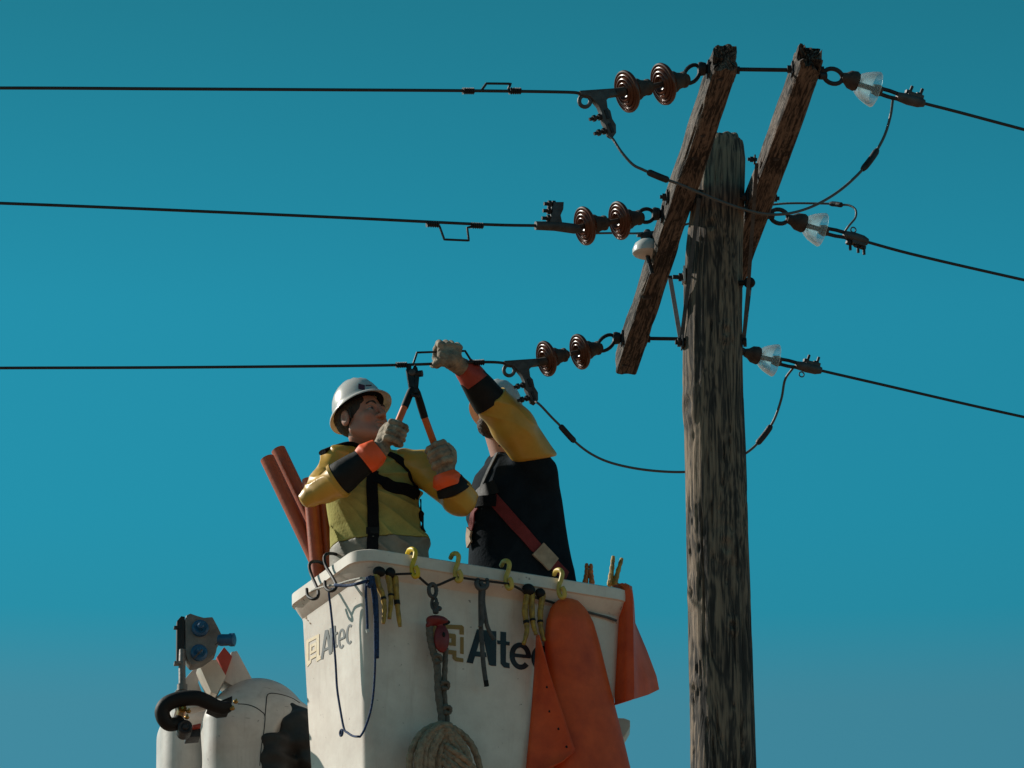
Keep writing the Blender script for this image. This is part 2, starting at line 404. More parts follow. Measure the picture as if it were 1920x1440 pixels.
def LOFT(prof, ex=2.3):
    """prof rows: z, cx, cy, a, b in local axes (z up)"""
    A = np.array(prof, dtype=np.float32)
    def f(p):
        z = p[:, 2]; cx, cy, a, b = [np.interp(z, A[:, 0], A[:, i]) for i in (1, 2, 3, 4)]
        q = (np.abs((p[:, 0] - cx) / a) ** ex + np.abs((p[:, 1] - cy) / b) ** ex) ** (1 / ex)
        d = (q - 1) * np.minimum(a, b)
        return np.maximum(d, np.maximum(A[0, 0] - z, z - A[-1, 0])).astype(np.float32)
    return f
def net(f, lo, hi, h, B=6):
    lo = np.array(lo, dtype=np.float32); n = np.ceil((np.array(hi) - lo) / (h * B)).astype(int) * B
    nb = n // B
    V = np.empty(tuple(n), dtype=np.float32)
    g = np.stack(np.meshgrid(*[np.arange(k) for k in nb], indexing="ij"), -1).reshape(-1, 3)
    cen = lo + (g * B + (B - 1) / 2) * h; dc = f(cen.astype(np.float32))
    act = np.abs(dc) < h * B * 1.5 + 0.012
    off = np.stack(np.meshgrid(*[np.arange(B)] * 3, indexing="ij"), -1).reshape(-1, 3)
    Vb = np.repeat(dc[:, None], B ** 3, 1).astype(np.float32)
    ga = g[act]
    if len(ga):
        for s in range(0, len(ga), 1500):
            idx = (ga[s:s + 1500, None, :] * B + off[None]).reshape(-1, 3)
            Vb[np.flatnonzero(act)[s:s + 1500]] = f((lo + idx * h).astype(np.float32)).reshape(-1, B ** 3)
    V = Vb.reshape(nb[0], nb[1], nb[2], B, B, B).transpose(0, 3, 1, 4, 2, 5).reshape(tuple(n))
    I = V < 0
    c = [I[i:n[0] - 1 + i, j:n[1] - 1 + j, k:n[2] - 1 + k] for i in (0, 1) for j in (0, 1) for k in (0, 1)]
    cnt = sum(x.astype(np.int8) for x in c); cells = np.argwhere((cnt > 0) & (cnt < 8))
    acc = np.zeros((len(cells), 3)); num = np.zeros(len(cells))
    for a in range(3):
        for u in (0, 1):
            for w_ in (0, 1):
                o0 = [0, 0, 0]; oth = [q for q in range(3) if q != a]; o0[oth[0]] = u; o0[oth[1]] = w_
                o1 = list(o0); o1[a] = 1
                i0 = cells + o0; i1 = cells + o1
                v0 = V[tuple(i0.T)]; v1 = V[tuple(i1.T)]; m_ = (v0 < 0) != (v1 < 0)
                t = np.where(m_, v0 / np.where(m_, v0 - v1, 1), 0)
                pt = np.tile(np.array(o0, dtype=float), (len(cells), 1)); pt[:, a] = t
                acc[m_] += pt[m_]; num[m_] += 1
    verts = lo + (cells + acc / num[:, None]) * h
    vid = -np.ones(tuple(n), dtype=np.int64); vid[tuple(cells.T)] = np.arange(len(cells))
    faces = []
    for a in range(3):
        s0 = [slice(None)] * 3; s1 = [slice(None)] * 3; s0[a] = slice(0, n[a] - 1); s1[a] = slice(1, n[a])
        e = np.argwhere(I[tuple(s0)] != I[tuple(s1)]); b_, c_ = [(1, 2), (2, 0), (0, 1)][a]
        e = e[(e[:, b_] > 0) & (e[:, c_] > 0)]
        if not len(e): continue
        inside = I[tuple(e.T)]
        def at(db, dc_):
            q = e.copy(); q[:, b_] -= db; q[:, c_] -= dc_; return vid[tuple(q.T)]
        q = np.stack([at(1, 1), at(0, 1), at(0, 0), at(1, 0)], 1)
        q[~inside] = q[~inside][:, ::-1]; faces.append(q[(q >= 0).all(1)])
    return verts, np.concatenate(faces)
def bounds(pts, m):
    A = np.array([tuple(p) for p in pts]); return A.min(0) - m, A.max(0) + m
def sdf(name, f, pts, marg, h, m, parent=None, origin=None, smooth=180, label=None):
    lo, hi = bounds(pts, marg); v, q = net(f, lo, hi, h); return emit(v, q, name, m, parent, origin, smooth, label)
def bvh_of(*objs):
    vs_, fs = [], []
    for o in objs:
        k = len(vs_); vs_ += [v.co + ORG[o.name] for v in o.data.vertices]; fs += [[i + k for i in p.vertices] for p in o.data.polygons]
    return BVHTree.FromPolygons(vs_, fs)
def drape(bv, pxpath, width, th, name, m, parent, lift=0.004, n=8, label=None, aim=None):
    """A webbing strap laid over a body: a path traced over the surface found under it."""
    pts = cat([Vector((a, b, 0)) for a, b in pxpath], n); rows = []; last = None
    for q in pts:
        d = ray(q.x, q.y).normalized(); hit, nrm, _, dist = bv.ray_cast(CAM, d)
        if hit is None:
            if last is None: continue
            hit = CAM + d * last[2]; nrm = last[1]; dist = last[2]
        if nrm.dot(d) > 0: nrm = -nrm
        last = (hit, nrm, dist); rows.append([hit, nrm])
    for _ in range(4):
        nn = [r[:] for r in rows]
        for i in range(1, len(rows) - 1):
            nn[i][0] = rows[i][0] * 0.5 + (rows[i - 1][0] + rows[i + 1][0]) * 0.25
            nn[i][1] = (rows[i][1] * 0.5 + (rows[i - 1][1] + rows[i + 1][1]) * 0.25).normalized()
        rows = nn
    mb = MB(); v = []; f = []; N = len(rows)
    for i, (h, nr) in enumerate(rows):
        t = (rows[min(i + 1, N - 1)][0] - rows[max(i - 1, 0)][0]).normalized(); s = t.cross(nr).normalized() * (width / 2); o = nr * lift
        v += [h + s + o, h - s + o, h - s + o + nr * th, h + s + o + nr * th]
    for i in range(N - 1):
        for k in range(4): l = (k + 1) % 4; f.append([i * 4 + k, i * 4 + l, i * 4 + 4 + l, i * 4 + 4 + k])
    f += [[3, 2, 1, 0], [N * 4 - 4, N * 4 - 3, N * 4 - 2, N * 4 - 1]]
    mb.add(v, f); return mb.build(name, m, parent, label=label)

# ================================================================== GROUND
g = MB(); R_ = 4000.0; v = []; f = []
rings = [0, 6, 14, 30, 70, 160, 400, 1000, 4000]
for r in rings[1:]:
    for k in range(32):
        th = 2 * pi * k / 32; v.append(Vector((cos(th) * r, sin(th) * r - 5, 0)))
v.append(Vector((0, -5, 0)))
for i in range(len(rings) - 2):
    for k in range(32): l = (k + 1) % 32; f.append([i * 32 + k, i * 32 + l, (i + 1) * 32 + l, (i + 1) * 32 + k])
for k in range(32): f.append([len(v) - 1, k, (k + 1) % 32])
g.add(v, f); props(g.build("ground", M["ground"], smooth=0), kind="structure")

# ================================================================== UTILITY POLE
z_arm = P(1251, 403, 0).z                       # underside of the crossarms
pole_px = [(1352, 256, 78), (1350, 300, 92), (1346, 380, 97), (1340, 460, 104), (1337, 540, 108), (1337, 640, 111), (1337, 720, 113), (1341, 860, 114), (1345, 1000, 116), (1350, 1150, 118), (1357, 1440, 122)]
pc = [(P(x, y, 0), wd / 2 / ppm(P(x, y, 0))) for x, y, wd in pole_px]
pc.sort(key=lambda q: q[0].z)
low = pc[0]; sl = (pc[0][0] - pc[3][0]); sl = sl / sl.z * -1
base = low[0] - Vector((0.012, 0, 1)) * low[0].z
pc = [(base, 0.172)] + pc
pole = root("utility_pole", base, "weathered round wooden utility pole carrying two long crossarms", "utility pole")
zs = np.array([q[0].z for q in pc]); xs = np.array([q[0].x for q in pc]); rs = np.array([q[1] for q in pc])
zz = np.concatenate([np.linspace(0, 8.0, 30)[:-1], np.linspace(8.0, zs[-1], 620)]); NA = 120
th = np.linspace(0, 2 * pi, NA, endpoint=False); Z, T = np.meshgrid(zz, th, indexing="ij")
cx = np.interp(Z, zs, xs); rr = np.interp(Z, zs, rs)
# worn, rounded top
top = zs[-1]; edge = np.clip((top - Z) / 0.05, 0, 1); rr = rr * (0.80 + 0.20 * np.sqrt(np.clip(1 - (1 - edge) ** 2, 0, 1)))
q3 = np.stack([np.cos(T) * 7, np.sin(T) * 7, Z * 1.3], -1)
fine = np.stack([np.cos(T) * 17, np.sin(T) * 17, Z * 2.2], -1)
ex = np.stack([np.cos(T) * 9, np.sin(T) * 9, Z * 0.75], -1)
crack = np.abs(vn(ex, 3) + 0.3 * vn(fine, 4)); crack = np.exp(-(crack / 0.032) ** 2) * np.clip(vn(q3 * 0.5, 9) * 2 + 0.5, 0, 1)
gaff = np.zeros_like(Z)
for kk in range(90):
    ga, gz = random.uniform(-pi, 0.3), random.uniform(8.5, zs[-1] - 0.5); da = (T - ga + pi) % (2 * pi) - pi
    gaff += np.exp(-((da * rr) / 0.006) ** 2 - ((Z - gz) / random.uniform(0.015, 0.05)) ** 2)
dr = -0.008 * np.clip(gaff, 0, 1) + 0.0035 * vn(q3, 1) + 0.0022 * vn(fine, 2) - 0.013 * crack + 0.0012 * vn(fine * 3, 5)
# knots: raised lips with a sunken core, grain swirling round them
knots = [(-1.35, P(1357, 1042, 0).z, 0.05), (-2.75, P(1297, 1118, 0).z, 0.05), (-1.15, P(1375, 640, 0).z, 0.035), (-1.75, P(1325, 440, 0).z, 0.04), (-2.6, P(1300, 770, 0).z, 0.06), (-1.2, P(1370, 1190, 0).z, 0.03), (-2.7, P(1302, 1300, 0).z, 0.04)]
for a, kz, kr in knots:
    da = (T - a + pi) % (2 * pi) - pi; d = np.sqrt((da * rr) ** 2 + ((Z - kz) * 0.75) ** 2)
    dr += 0.0055 * np.exp(-((d - kr * 0.75) / (kr * 0.35)) ** 2) - 0.006 * np.exp(-(d / (kr * 0.32)) ** 2) + 0.0009 * np.cos(d / kr * 11) * np.exp(-(d / (kr * 1.6)) ** 2)
rr = rr + dr
X = cx + rr * np.cos(T); Yv = rr * np.sin(T)
Zt = Z + np.where(Z > top - 0.02, 0.02 * vn(np.stack([np.cos(T) * 3, np.sin(T) * 3, Z * 0], -1), 8) - 0.02 * (np.abs(T - 4.5) < 0.05), 0)
vv = np.stack([X, Yv, Zt], -1).reshape(-1, 3); nz = len(zz); ff = []
for i in range(nz - 1):
    for k in range(NA): l = (k + 1) % NA; ff.append([i * NA + k, i * NA + l, (i + 1) * NA + l, (i + 1) * NA + k])
ff.append(list(range(NA))[::-1]); vv = np.vstack([vv, [[xs[-1], 0, top + 0.012]]]); ci = len(vv) - 1
for k in range(NA): ff.append([(nz - 1) * NA + k, (nz - 1) * NA + (k + 1) % NA, ci])
emit(vv, ff, "shaft", M["pole"], pole, smooth=60)
def pole_x(z): return float(np.interp(z, zs, xs))

# ------------------------------------------------------------------ crossarms
AW, AH = 0.101, 0.118
def crossarm(near_px, far_px, seed, rot, ragged):
    a = PZ(*near_px, z_arm); b = PZ(*far_px, z_arm); d = (b - a); L = d.length; d.normalize(); r = Vector((d.y, -d.x, 0))  # r to the right
    if r.x < 0: r = -r
    NU, NS = 150, 10
    ring = []
    for k in range(NS): ring.append((k / NS, 0))
    for k in range(NS): ring.append((1, k / NS))
    for k in range(NS): ring.append((1 - k / NS, 1))
    for k in range(NS): ring.append((0, 1 - k / NS))
    U = np.concatenate([np.linspace(0, 0.25, 40)[:-1], np.linspace(0.25, L, NU)]); n = len(ring)
    C = np.array(ring); uu, kk = np.meshgrid(np.arange(len(U)), np.arange(n), indexing="ij")
    u = U[uu]; s = C[kk, 0]; t = C[kk, 1]
    # eased corners
    e = 0.06; cs = np.minimum(s, 1 - s) ; ct = np.minimum(t, 1 - t)
    corner = np.clip(1 - (cs + ct) / e, 0, 1) * 0.0035
    nx = np.where(s < 1e-6, -1.0, np.where(s > 1 - 1e-6, 1.0, 0)); nz_ = np.where(t < 1e-6, -1.0, np.where(t > 1 - 1e-6, 1.0, 0))
    q = np.stack([u * 1.6 + seed * 3.1, s * 2.2, t * 2.2], -1); qf = np.stack([u * 5, s * 7, t * 7], -1)
    qc = np.stack([u * 0.9 + seed, s * 5, t * 5], -1)
    ck = np.exp(-(np.abs(vn(qc, 20 + seed)) / 0.05) ** 2) * 0.005
    dd = 0.004 * vn(q * 2, seed) + 0.003 * vn(qf, seed + 1) - ck - corner
    rotm = np.exp(-u / 0.09) * ragged
    dd = dd + rotm * (0.011 * vn(np.stack([u * 30, s * 4, t * 4], -1), seed + 5) - 0.006)
    x = s * AW + nx * dd; z = t * AH + nz_ * dd
    uo = u + np.where(u < 0.035, ragged * (0.05 * vn(np.stack([s * 4.5, t * 4.5, s * 0], -1), seed + 7) + 0.035 * vn(np.stack([s * 11, t * 11, s * 0], -1), seed + 8)), 0)
    P3 = np.array(a) + uo[..., None] * np.array(d) + x[..., None] * np.array(r) + z[..., None] * np.array((0, 0, 1.0))
    vv = P3.reshape(-1, 3); ff = []
    for i in range(len(U) - 1):
        for k in range(n): l = (k + 1) % n; ff.append([i * n + k, (i + 1) * n + k, (i + 1) * n + l, i * n + l])
    # end grain: a fan of rings drawn inwards, broken on the rotten end
    for endi, base_i in ((0, 0), (1, (len(U) - 1) * n)):
        prev = [base_i + k for k in range(n)]
        for shrink in (0.7, 0.4, 0.1):
            st = len(vv); cen = vv[[base_i + k for k in range(n)]].mean(0)
            pts = cen + (vv[[base_i + k for k in range(n)]] - cen) * shrink
            if endi == 0: pts = pts + np.array(d)[None] * (ragged * (0.02 + 0.03 * vn(pts * 25, seed + 9)))[:, None]
            vv = np.vstack([vv, pts]); cur = [st + k for k in range(n)]
            for k in range(n):
                l = (k + 1) % n; fc = [prev[k], prev[l], cur[l], cur[k]]; ff.append(fc if endi == 0 else fc[::-1])
            prev = cur
        ff.append(prev if endi == 0 else prev[::-1])
    # local frame with x along the timber so that the grain follows it
    R = Matrix((d, Vector((0, 0, 1)).cross(d), Vector((0, 0, 1)))).transposed()
    loc = (np.array([tuple(p) for p in vv]) - np.array(a)) @ np.array(R)
    me = bpy.data.meshes.new("crossarm"); me.from_pydata(loc.tolist(), [], ff); me.validate(); me.update(); me.materials.append(M["arm"])
    me.shade_smooth(); me.set_sharp_from_angle(angle=radians(45))
    o = bpy.data.objects.new("crossarm", me); COL.objects.link(o); o.parent = pole
    o.matrix_basis = Matrix.Translation(a - ORG[pole.name]) @ R.to_4x4()
    ORG[o.name] = ORG[pole.name]
    return o, a, d, r, L
armA, aA, dA, rA, LA = crossarm((1337, 132), (1154, 701), 3, 0, 0.45)
armA["label"] = "crossarm bolted on the bucket side of the pole"
fb = aA + dA * LA
b0 = PZ(1496, 132, z_arm); b1 = b0 + dA * LA
pxb = (960 + (b1 - CAM).dot(RGT) / (b1 - CAM).dot(FWD) * FPX, 720 - (b1 - CAM).dot(UPV) / (b1 - CAM).dot(FWD) * FPX)
armB, aB, dB, rB, LB = crossarm((1496, 132), pxb, 11, 0, 1.0)
armB["label"] = "crossarm with a rotten splintered end on the far side of the pole"
def on_arm(which, u, x=0.5, t=0.5):
    a, d, r = (aA, dA, rA) if which == "A" else (aB, dB, rB); return a + d * u + r * (x * AW) + Vector((0, 0, t * AH))
# spacing rods through both arms, with nuts and washers (near the two ends and beside the pole)
for u in (0.12, LA / 2 - 0.25, LA - 0.30):
    mb = MB(); p0 = on_arm("A", u, -0.35); p1 = on_arm("B", u, 1.35); mb.tube([p0, p1], 0.0085, 10)
    ax = (p1 - p0).normalized()
    for p, sgn in ((on_arm("A", u, 1.0), 1), (on_arm("B", u, 0.0), -1), (on_arm("A", u, 0.0), -1), (on_arm("B", u, 1.0), 1)):
        mb.box(p + ax * 0.005 * sgn, ax * 0.004, dA * 0.026, Vector((0, 0, 0.026)))
        mb.lathe([(0, 0.016), (0.016, 0.016)], p + ax * (0.009 if sgn > 0 else -0.025), ax, 6)
    mb.build("spacing_rod", M["dark"], pole, smooth=30)
# flat brace straps
def strap(pts, wd, th, name="brace"):
    mb = MB(); pts = [Vector(p) for p in pts]
    for a, b in zip(pts, pts[1:]):
        t = (b - a).normalized(); s = t.cross(Vector((0, 1, 0))).normalized(); nn = t.cross(s).normalized()
        mb.box((a + b) / 2, t * ((b - a).length / 2), s * (wd / 2), nn * (th / 2))
    return mb.build(name, M["galv"], pole, smooth=30)
bl = P(1277, 642, -0.03); br = P(1394, 642, -0.03)
strap([P(1311, 372, -0.17), bl], 0.017, 0.007); strap([P(1256, 518, 0.62), bl], 0.019, 0.007)
strap([P(1419, 306, -0.42), P(1404, 525, -0.12), br], 0.016, 0.007); strap([P(1406, 540, 0.7), br], 0.016, 0.007)
def bolt(p, ax, L=0.05, r=0.011, hr=0.02, name="bolt"):
    mb = MB(); mb.lathe([(-0.01, r), (L, r)], p, ax, 8); mb.lathe([(0, hr), (0.014, hr)], p + ax.normalized() * 0.006, ax, 6)
    mb.box(p, ax.normalized() * 0.003, *[q * (hr * 1.35) for q in frame_of(ax)]); return mb.build(name, M["dark"], pole, smooth=30)
LX, RX = Vector((-1, -0.1, 0)), Vector((1, -0.1, 0))
bolt(P(1279, 642, -0.03), LX, 0.03); bolt(P(1391, 642, -0.03), RX, 0.02)
bolt(P(1281, 520, -0.02), LX, 0.045, 0.010, 0.018); bolt(P(1415, 299, -0.44), LX, 0.03, 0.008, 0.012)
mb = MB(); mb.box(P(1283, 517, -0.02), Vector((0.005, 0, 0)), Vector((0, 0.03, 0)), Vector((0, 0, 0.036))); mb.build("bolt_plate", M["whiteporc"], pole, smooth=30, bevel=0.002)
mb = MB(); c = P(1405, 530, -0.06); mb.ball(c, Vector((0.026, 0, 0)), Vector((0, 0.026, 0)), Vector((0, 0, 0.024)))
mb.lathe([(-0.045, 0.012), (0, 0.012)], c, RX, 8); mb.build("end_cap", M["blackrub"], pole)
for (x, y, rr_) in ((1213, 558, 0.016), (1172, 685, 0.012), (1303, 297, 0.010), (1318, 254, 0.009), (1455, 298, 0.012), (1352, 148, 0.009)):
    p = PZ(x, y, z_arm - 0.001); mb = MB(); mb.lathe([(-0.004, rr_ * 1.5), (0.002, rr_ * 1.2), (0.006, rr_ * 0.8)], p, Vector((0, 0, -1)), 10); mb.build("bolt_head", M["dark"], pole, smooth=30)

# ================================================================== INSULATOR STRINGS
def line_px(p): d = p - CAM; k = d.dot(FWD); return 960 + d.dot(RGT) / k * FPX, 720 - d.dot(UPV) / k * FPX
def proj_seg(a, b, px):
    """point of segment a-b whose column in the photograph is px (only used to measure along it)"""
    xa, xb = line_px(a)[0], line_px(b)[0]; t = (px - xa) / (xb - xa); return a + (b - a) * t
def bell(parent, c, ax, s=1.0):
    """Brown porcelain suspension bell; ax points from the open underside to the iron cap."""
    mb = MB()
    mb.lathe([(0.004, 0.012), (-0.004, 0.022), (0.002, 0.028), (-0.012, 0.036), (-0.010, 0.040), (0.004, 0.044), (-0.010, 0.052), (-0.008, 0.057), (0.004, 0.061), (-0.004, 0.069), (-0.002, 0.073),
              (0.006, 0.076), (-0.002, 0.081), (0.000, 0.0865), (0.008, 0.088), (0.016, 0.084), (0.026, 0.068), (0.038, 0.05), (0.046, 0.044)], c, ax * s, 36)
    k = len(mb.v)
    mb.v = [c + (q - c) * s for q in mb.v]
    d = mb.build("bell", M["porcelain"], parent, smooth=50)
    mc = MB(); mc.lathe([(0.036, 0.042), (0.044, 0.046), (0.060, 0.045), (0.074, 0.036), (0.098, 0.031), (0.102, 0.034), (0.112, 0.034), (0.116, 0.022), (0.128, 0.020)], c, ax, 20)
    mc.v = [c + (q - c) * s for q in mc.v]
    mc.build("cap", M["cap"], d)
    mp_ = MB(); mp_.lathe([(-0.05, 0.011), (0.012, 0.011)], c, ax, 10); mp_.v = [c + (q - c) * s for q in mp_.v]; mp_.build("pin", M["cap"], d)
    return d
def ring(mb, c, u, v, ru, rv, r, n=18, k=8): mb.tube([c + u * (cos(2 * pi * i / n) * ru) + v * (sin(2 * pi * i / n) * rv) for i in range(n)], r, k, closed=True)
GL, GR = "brown porcelain insulator strings", "glass insulator strings"
def left_string(which, u, att_px, disc1, disc2, sc, label, clampkind):
    att = on_arm("A", u, 0.0); L = 0.60 * sc
    Y0 = att.y; a = P(att_px[0], att_px[1], Y0)
    c1 = P(*disc1, Y0 - 0.41 * tan(radians(21))); c2 = P(*disc2, Y0 - 0.23 * tan(radians(21)))
    ax = (c2 - c1).normalized()
    st = root("insulator_string", a, label, "insulator", GL)
    bell(st, c1, ax, sc); bell(st, c2, ax, sc)
    e0 = c2 + ax * 0.115 * sc
    mb = MB(); mb.lathe([(0, 0.026), (0.01, 0.03), (0.03, 0.026), (0.036, 0.016)], att + rA * -0.045, rA, 12); mb.box(att - rA * 0.004, rA * 0.004, dA * 0.03, Vector((0, 0, 0.03)))
    up = ax.cross(dA).normalized(); cc = (e0 + att - rA * 0.045) / 2
    side = (att - rA * 0.045 - e0); ln = side.length / 2 + 0.008; side.normalize()
    ring(mb, cc, side, up if up.z > 0 else -up, ln, 0.032 * sc, 0.0085)
    mb.build("shackle", M["dark"], st)
    return st, a, c1, c2, ax
strings = []
WL = radians(20)
# clamp outline in photo px relative to the wire's mouth (taken at the top string)
CL = [(p[0] / 5.333 + 1060 - 1083, p[1] / 5.333 + 60 - 172) for p in [(130, 598), (500, 572), (525, 600), (520, 640), (440, 652), (402, 690), (412, 770), (440, 800), (458, 880), (495, 940), (497, 1020), (468, 1062), (425, 1040), (395, 960), (365, 900), (350, 820), (322, 750), (285, 705), (235, 655), (150, 640)]]
def dead_end(st, mouth, Y, s, cdir):
    nrm = Vector((sin(WL), -cos(WL), 0)); o = P(mouth[0], mouth[1], Y)
    def q(dx, dy): return PL(mouth[0] + dx * s, mouth[1] + dy * s, o, nrm)
    mb = MB(); mb.prism([q(*p) for p in CL], nrm, 0.030)
    cl = mb.build("clamp", M["galv"], st, smooth=30, bevel=0.004)
    m2 = MB(); pts = [q(13.5 + 10.5 * cos(2 * pi * i / 18), 17.5 + 11 * sin(2 * pi * i / 18)) for i in range(18)]
    m2.tube(pts, 0.0085, 8, closed=True); m2.build("eye", M["galv"], cl)
    for (x0, y0, x1, y1) in ((52, 45, 22, 52), (60, 71, 31, 79)):
        m3 = MB(); a, b = q(x0, y0), q(x1, y1); t = (b - a).normalized()
        m3.tube([a - t * 0.02, b], 0.0075, 8)
        for k in (0.3, 0.62): m3.lathe([(0, 0.014), (0.012, 0.014)], a + (b - a) * k, t, 6)
        m3.box(a, t * 0.006, nrm * 0.02, t.cross(nrm) * 0.02)
        m3.build("u_bolt", M["dark"], cl, smooth=30)
    m4 = MB(); m4.tube([q(70, 2), q(88, -1)], 0.019, 10); m4.build("socket", M["cap"], cl)
    return o, q
U = (0.12, LA / 2 - 0.06, LA - 0.30)
s1 = left_string("A", U[0], (1320, 143), (1173, 172), (1241, 158), 1.0, "upper brown insulator string on the rotten-topped end of the bucket-side crossarm", 0)
s2 = left_string("A", U[1], (1236, 403), (1094, 424), (1159, 414), 0.97, "middle brown insulator string, its clamp bolts sticking up", 1)
s3 = left_string("A", U[2], (1157, 647), (1022, 673), (1085, 660), 0.95, "brown insulator string above the helmet of the worker in navy", 0)
YC1 = s1[2].y - 0.10; YC2 = s2[2].y - 0.10; YC3 = s3[2].y - 0.10
o1, q1 = dead_end(s1[0], (1083, 172), YC1, 1.0, None)
o3, q3_ = dead_end(s3[0], (942, 678), YC3, 0.93, None)
# the middle clamp is a straight gun body with the bolts up
nrm = Vector((sin(WL), -cos(WL), 0)); o2 = P(1005, 422, YC2)
def q2(x, y): return PL(x, y, o2, nrm)
mb = MB(); mb.tube([q2(1004, 423), q2(1040, 424), q2(1078, 429), q2(1086, 430)], [0.019, 0.021, 0.022, 0.016], 12)
cl = mb.build("clamp", M["galv"], s2[0], smooth=50)
mb = MB(); mb.prism([q2(*p) for p in [(1028, 420), (1033, 405), (1036, 381), (1055, 381), (1054, 395), (1049, 406), (1052, 420)]], nrm, 0.034); mb.build("keeper", M["galv"], cl, smooth=30, bevel=0.004)
for y in (382, 395, 409):
    mb = MB(); a, b = q2(1046, y + 1), q2(1020 - (y - 382) * 0.15, y); t = (b - a).normalized(); mb.tube([a, b], 0.0085, 8)
    for k in (0.2, 0.5): mb.lathe([(0, 0.0155), (0.014, 0.0155)], a + (b - a) * k, t, 6)
    mb.build("u_bolt", M["dark"], cl, smooth=30)

# ------------------------------------------------------------------ glass strings on the other side
def right_string(att_px, Y0, ringc, cap0, cap1, rim, tong, end, label, bolts, loop=None):
    a = P(*att_px, Y0); k = tan(radians(18))
    def q(x, y): return P(x, y, Y0 + (x - att_px[0]) / 440 * k)
    st = root("insulator_string", a, label, "insulator", GR)
    c0, c1, cr, t1, ee = q(*cap0), q(*cap1), q(*rim), q(*tong), q(*end); ax = (ee - c0).normalized()
    if ringc:
        mb = MB(); cc = q(*ringc); up = ax.cross(Vector((0, 1, 0.3))).normalized()
        ring(mb, cc, ax, up, 0.041, 0.030, 0.0095); mb.tube([a, a + (cc - a) * 0.5], 0.016, 10); mb.build("shackle", M["dark"], st)
    else:
        mb = MB(); mb.tube([a, c0], 0.017, 10); mb.build("shackle", M["dark"], st)
    L = (c1 - c0).length
    mb = MB(); mb.lathe([(0, 0.018), (L * 0.25, 0.024), (L * 0.5, 0.038), (L * 0.85, 0.042), (L, 0.036)], c0, ax, 20); mb.build("cap", M["cap"], st)
    H = (cr - c1).dot(ax); R = 0.076
    out = [(0.0, 0.024), (-0.003, 0.036), (H * 0.12, 0.047), (H * 0.35, 0.058), (H * 0.7, 0.069), (H, R), (H + 0.005, R - 0.002), (H + 0.004, R - 0.007), (H * 0.7, 0.061), (H * 0.4, 0.050), (H * 0.2, 0.038), (H * 0.12, 0.024)]
    mb = MB(); mb.lathe(out, c1, ax, 40); mb.build("bell", M["glass"], st, smooth=40)
    mb = MB(); mb.tube([c1 - ax * 0.01, c1 + ax * H], 0.011, 10); mb.lathe([(-0.01, 0.02), (0.015, 0.026), (0.03, 0.02)], c1 + ax * H, ax, 14); mb.build("pin", M["cap"], st)
    up = ax.cross(Vector((0, 1, 0))); up = up.normalized() if up.z > 0 else -up.normalized(); dp = ax.cross(up).normalized()
    mb = MB()
    s0 = c1 + ax * (H + 0.01)
    for sg in (-1, 1): mb.tube([s0 + up * (0.012 * sg), s0 + (t1 - s0) * 0.5 + up * (0.014 * sg), t1 + up * (0.010 * sg)], 0.0085, 8)
    cl = mb.build("link", M["dark"], st)
    mb = MB(); mb.tube([t1 - ax * 0.02, t1 + (ee - t1) * 0.3, t1 + (ee - t1) * 0.75, ee], [0.018, 0.024, 0.023, 0.015], 12); g_ = mb.build("clamp", M["galv"], st)
    mb = MB(); mb.box(t1 + (ee - t1) * 0.55 + up * (0.022 * (1 if bolts > 0 else -1)), ax * ((ee - t1).length * 0.34), up * 0.008, dp * 0.017); mb.build("keeper", M["galv"], g_, smooth=30, bevel=0.003)
    for kx in ((0.25, 0.7) if abs(bolts) == 2 else (0.1, 0.5, 0.8)):
        p0 = t1 + (ee - t1) * kx; sg = 1 if bolts > 0 else -1
        mb = MB(); mb.tube([p0, p0 + up * (0.062 * sg) + ax * 0.012], 0.0065, 8); mb.lathe([(0.024, 0.015), (0.037, 0.015)], p0, up * sg, 6); mb.build("u_bolt", M["dark"], g_, smooth=30)
    if loop:
        mb = MB(); ring(mb, q(*loop), ax, up, 0.012, 0.012, 0.003); mb.build("eye", M["galv"], g_)
    return st, ee, q
YB = [on_arm("B", u, 1.0).y for u in U]
r1 = right_string((1536, 142), YB[0], (1562, 143), (1578, 144), (1607, 157), (1640, 168), (1690, 183), (1733, 194), "upper glass insulator string on the splintered crossarm end", 2)
r2 = right_string((1440, 404), YB[1], (1461, 406), (1476, 410), (1510, 422), (1540, 431), (1590, 442), (1627, 454), "middle glass insulator string, clamp bolts hanging down", -3, (1600, 431))
r3 = right_string((1390, 657), YB[2] - 0.1, None, (1396, 661), (1424, 669), (1452, 679), (1500, 686), (1540, 695), "glass insulator string just behind the pole shaft", 2, (1503, 702))
# ------------------------------------------------------------------ pin insulator on top of the crossarm
cpi = P(1214, 466, 0.52)
pi_ = root("pin_insulator", cpi - Vector((0, 0, 0.12)), "white porcelain pin insulator half hidden behind the crossarm", "insulator")
mb = MB(); mb.lathe([(-0.035, 0.03), (-0.030, 0.060), (-0.024, 0.066), (-0.005, 0.066), (0.02, 0.056), (0.036, 0.036), (0.042, 0.025)], cpi, Vector((0, 0, 1)), 32); mb.build("skirt", M["whiteporc"], pi_)
mb = MB(); mb.lathe([(0.036, 0.026), (0.05, 0.030), (0.068, 0.030), (0.074, 0.02), (0.088, 0.012)], cpi, Vector((0, 0, 1)), 18); mb.tube([cpi + Vector((-0.045, -0.01, 0.062)), cpi + Vector((0.05, 0.01, 0.062))], 0.012, 8); mb.build("head", M["dark"], pi_)
mb = MB(); mb.tube([cpi + Vector((0, 0, -0.03)), cpi + Vector((0.02, 0, -0.12))], 0.010, 8); mb.build("pin", M["dark"], pi_)

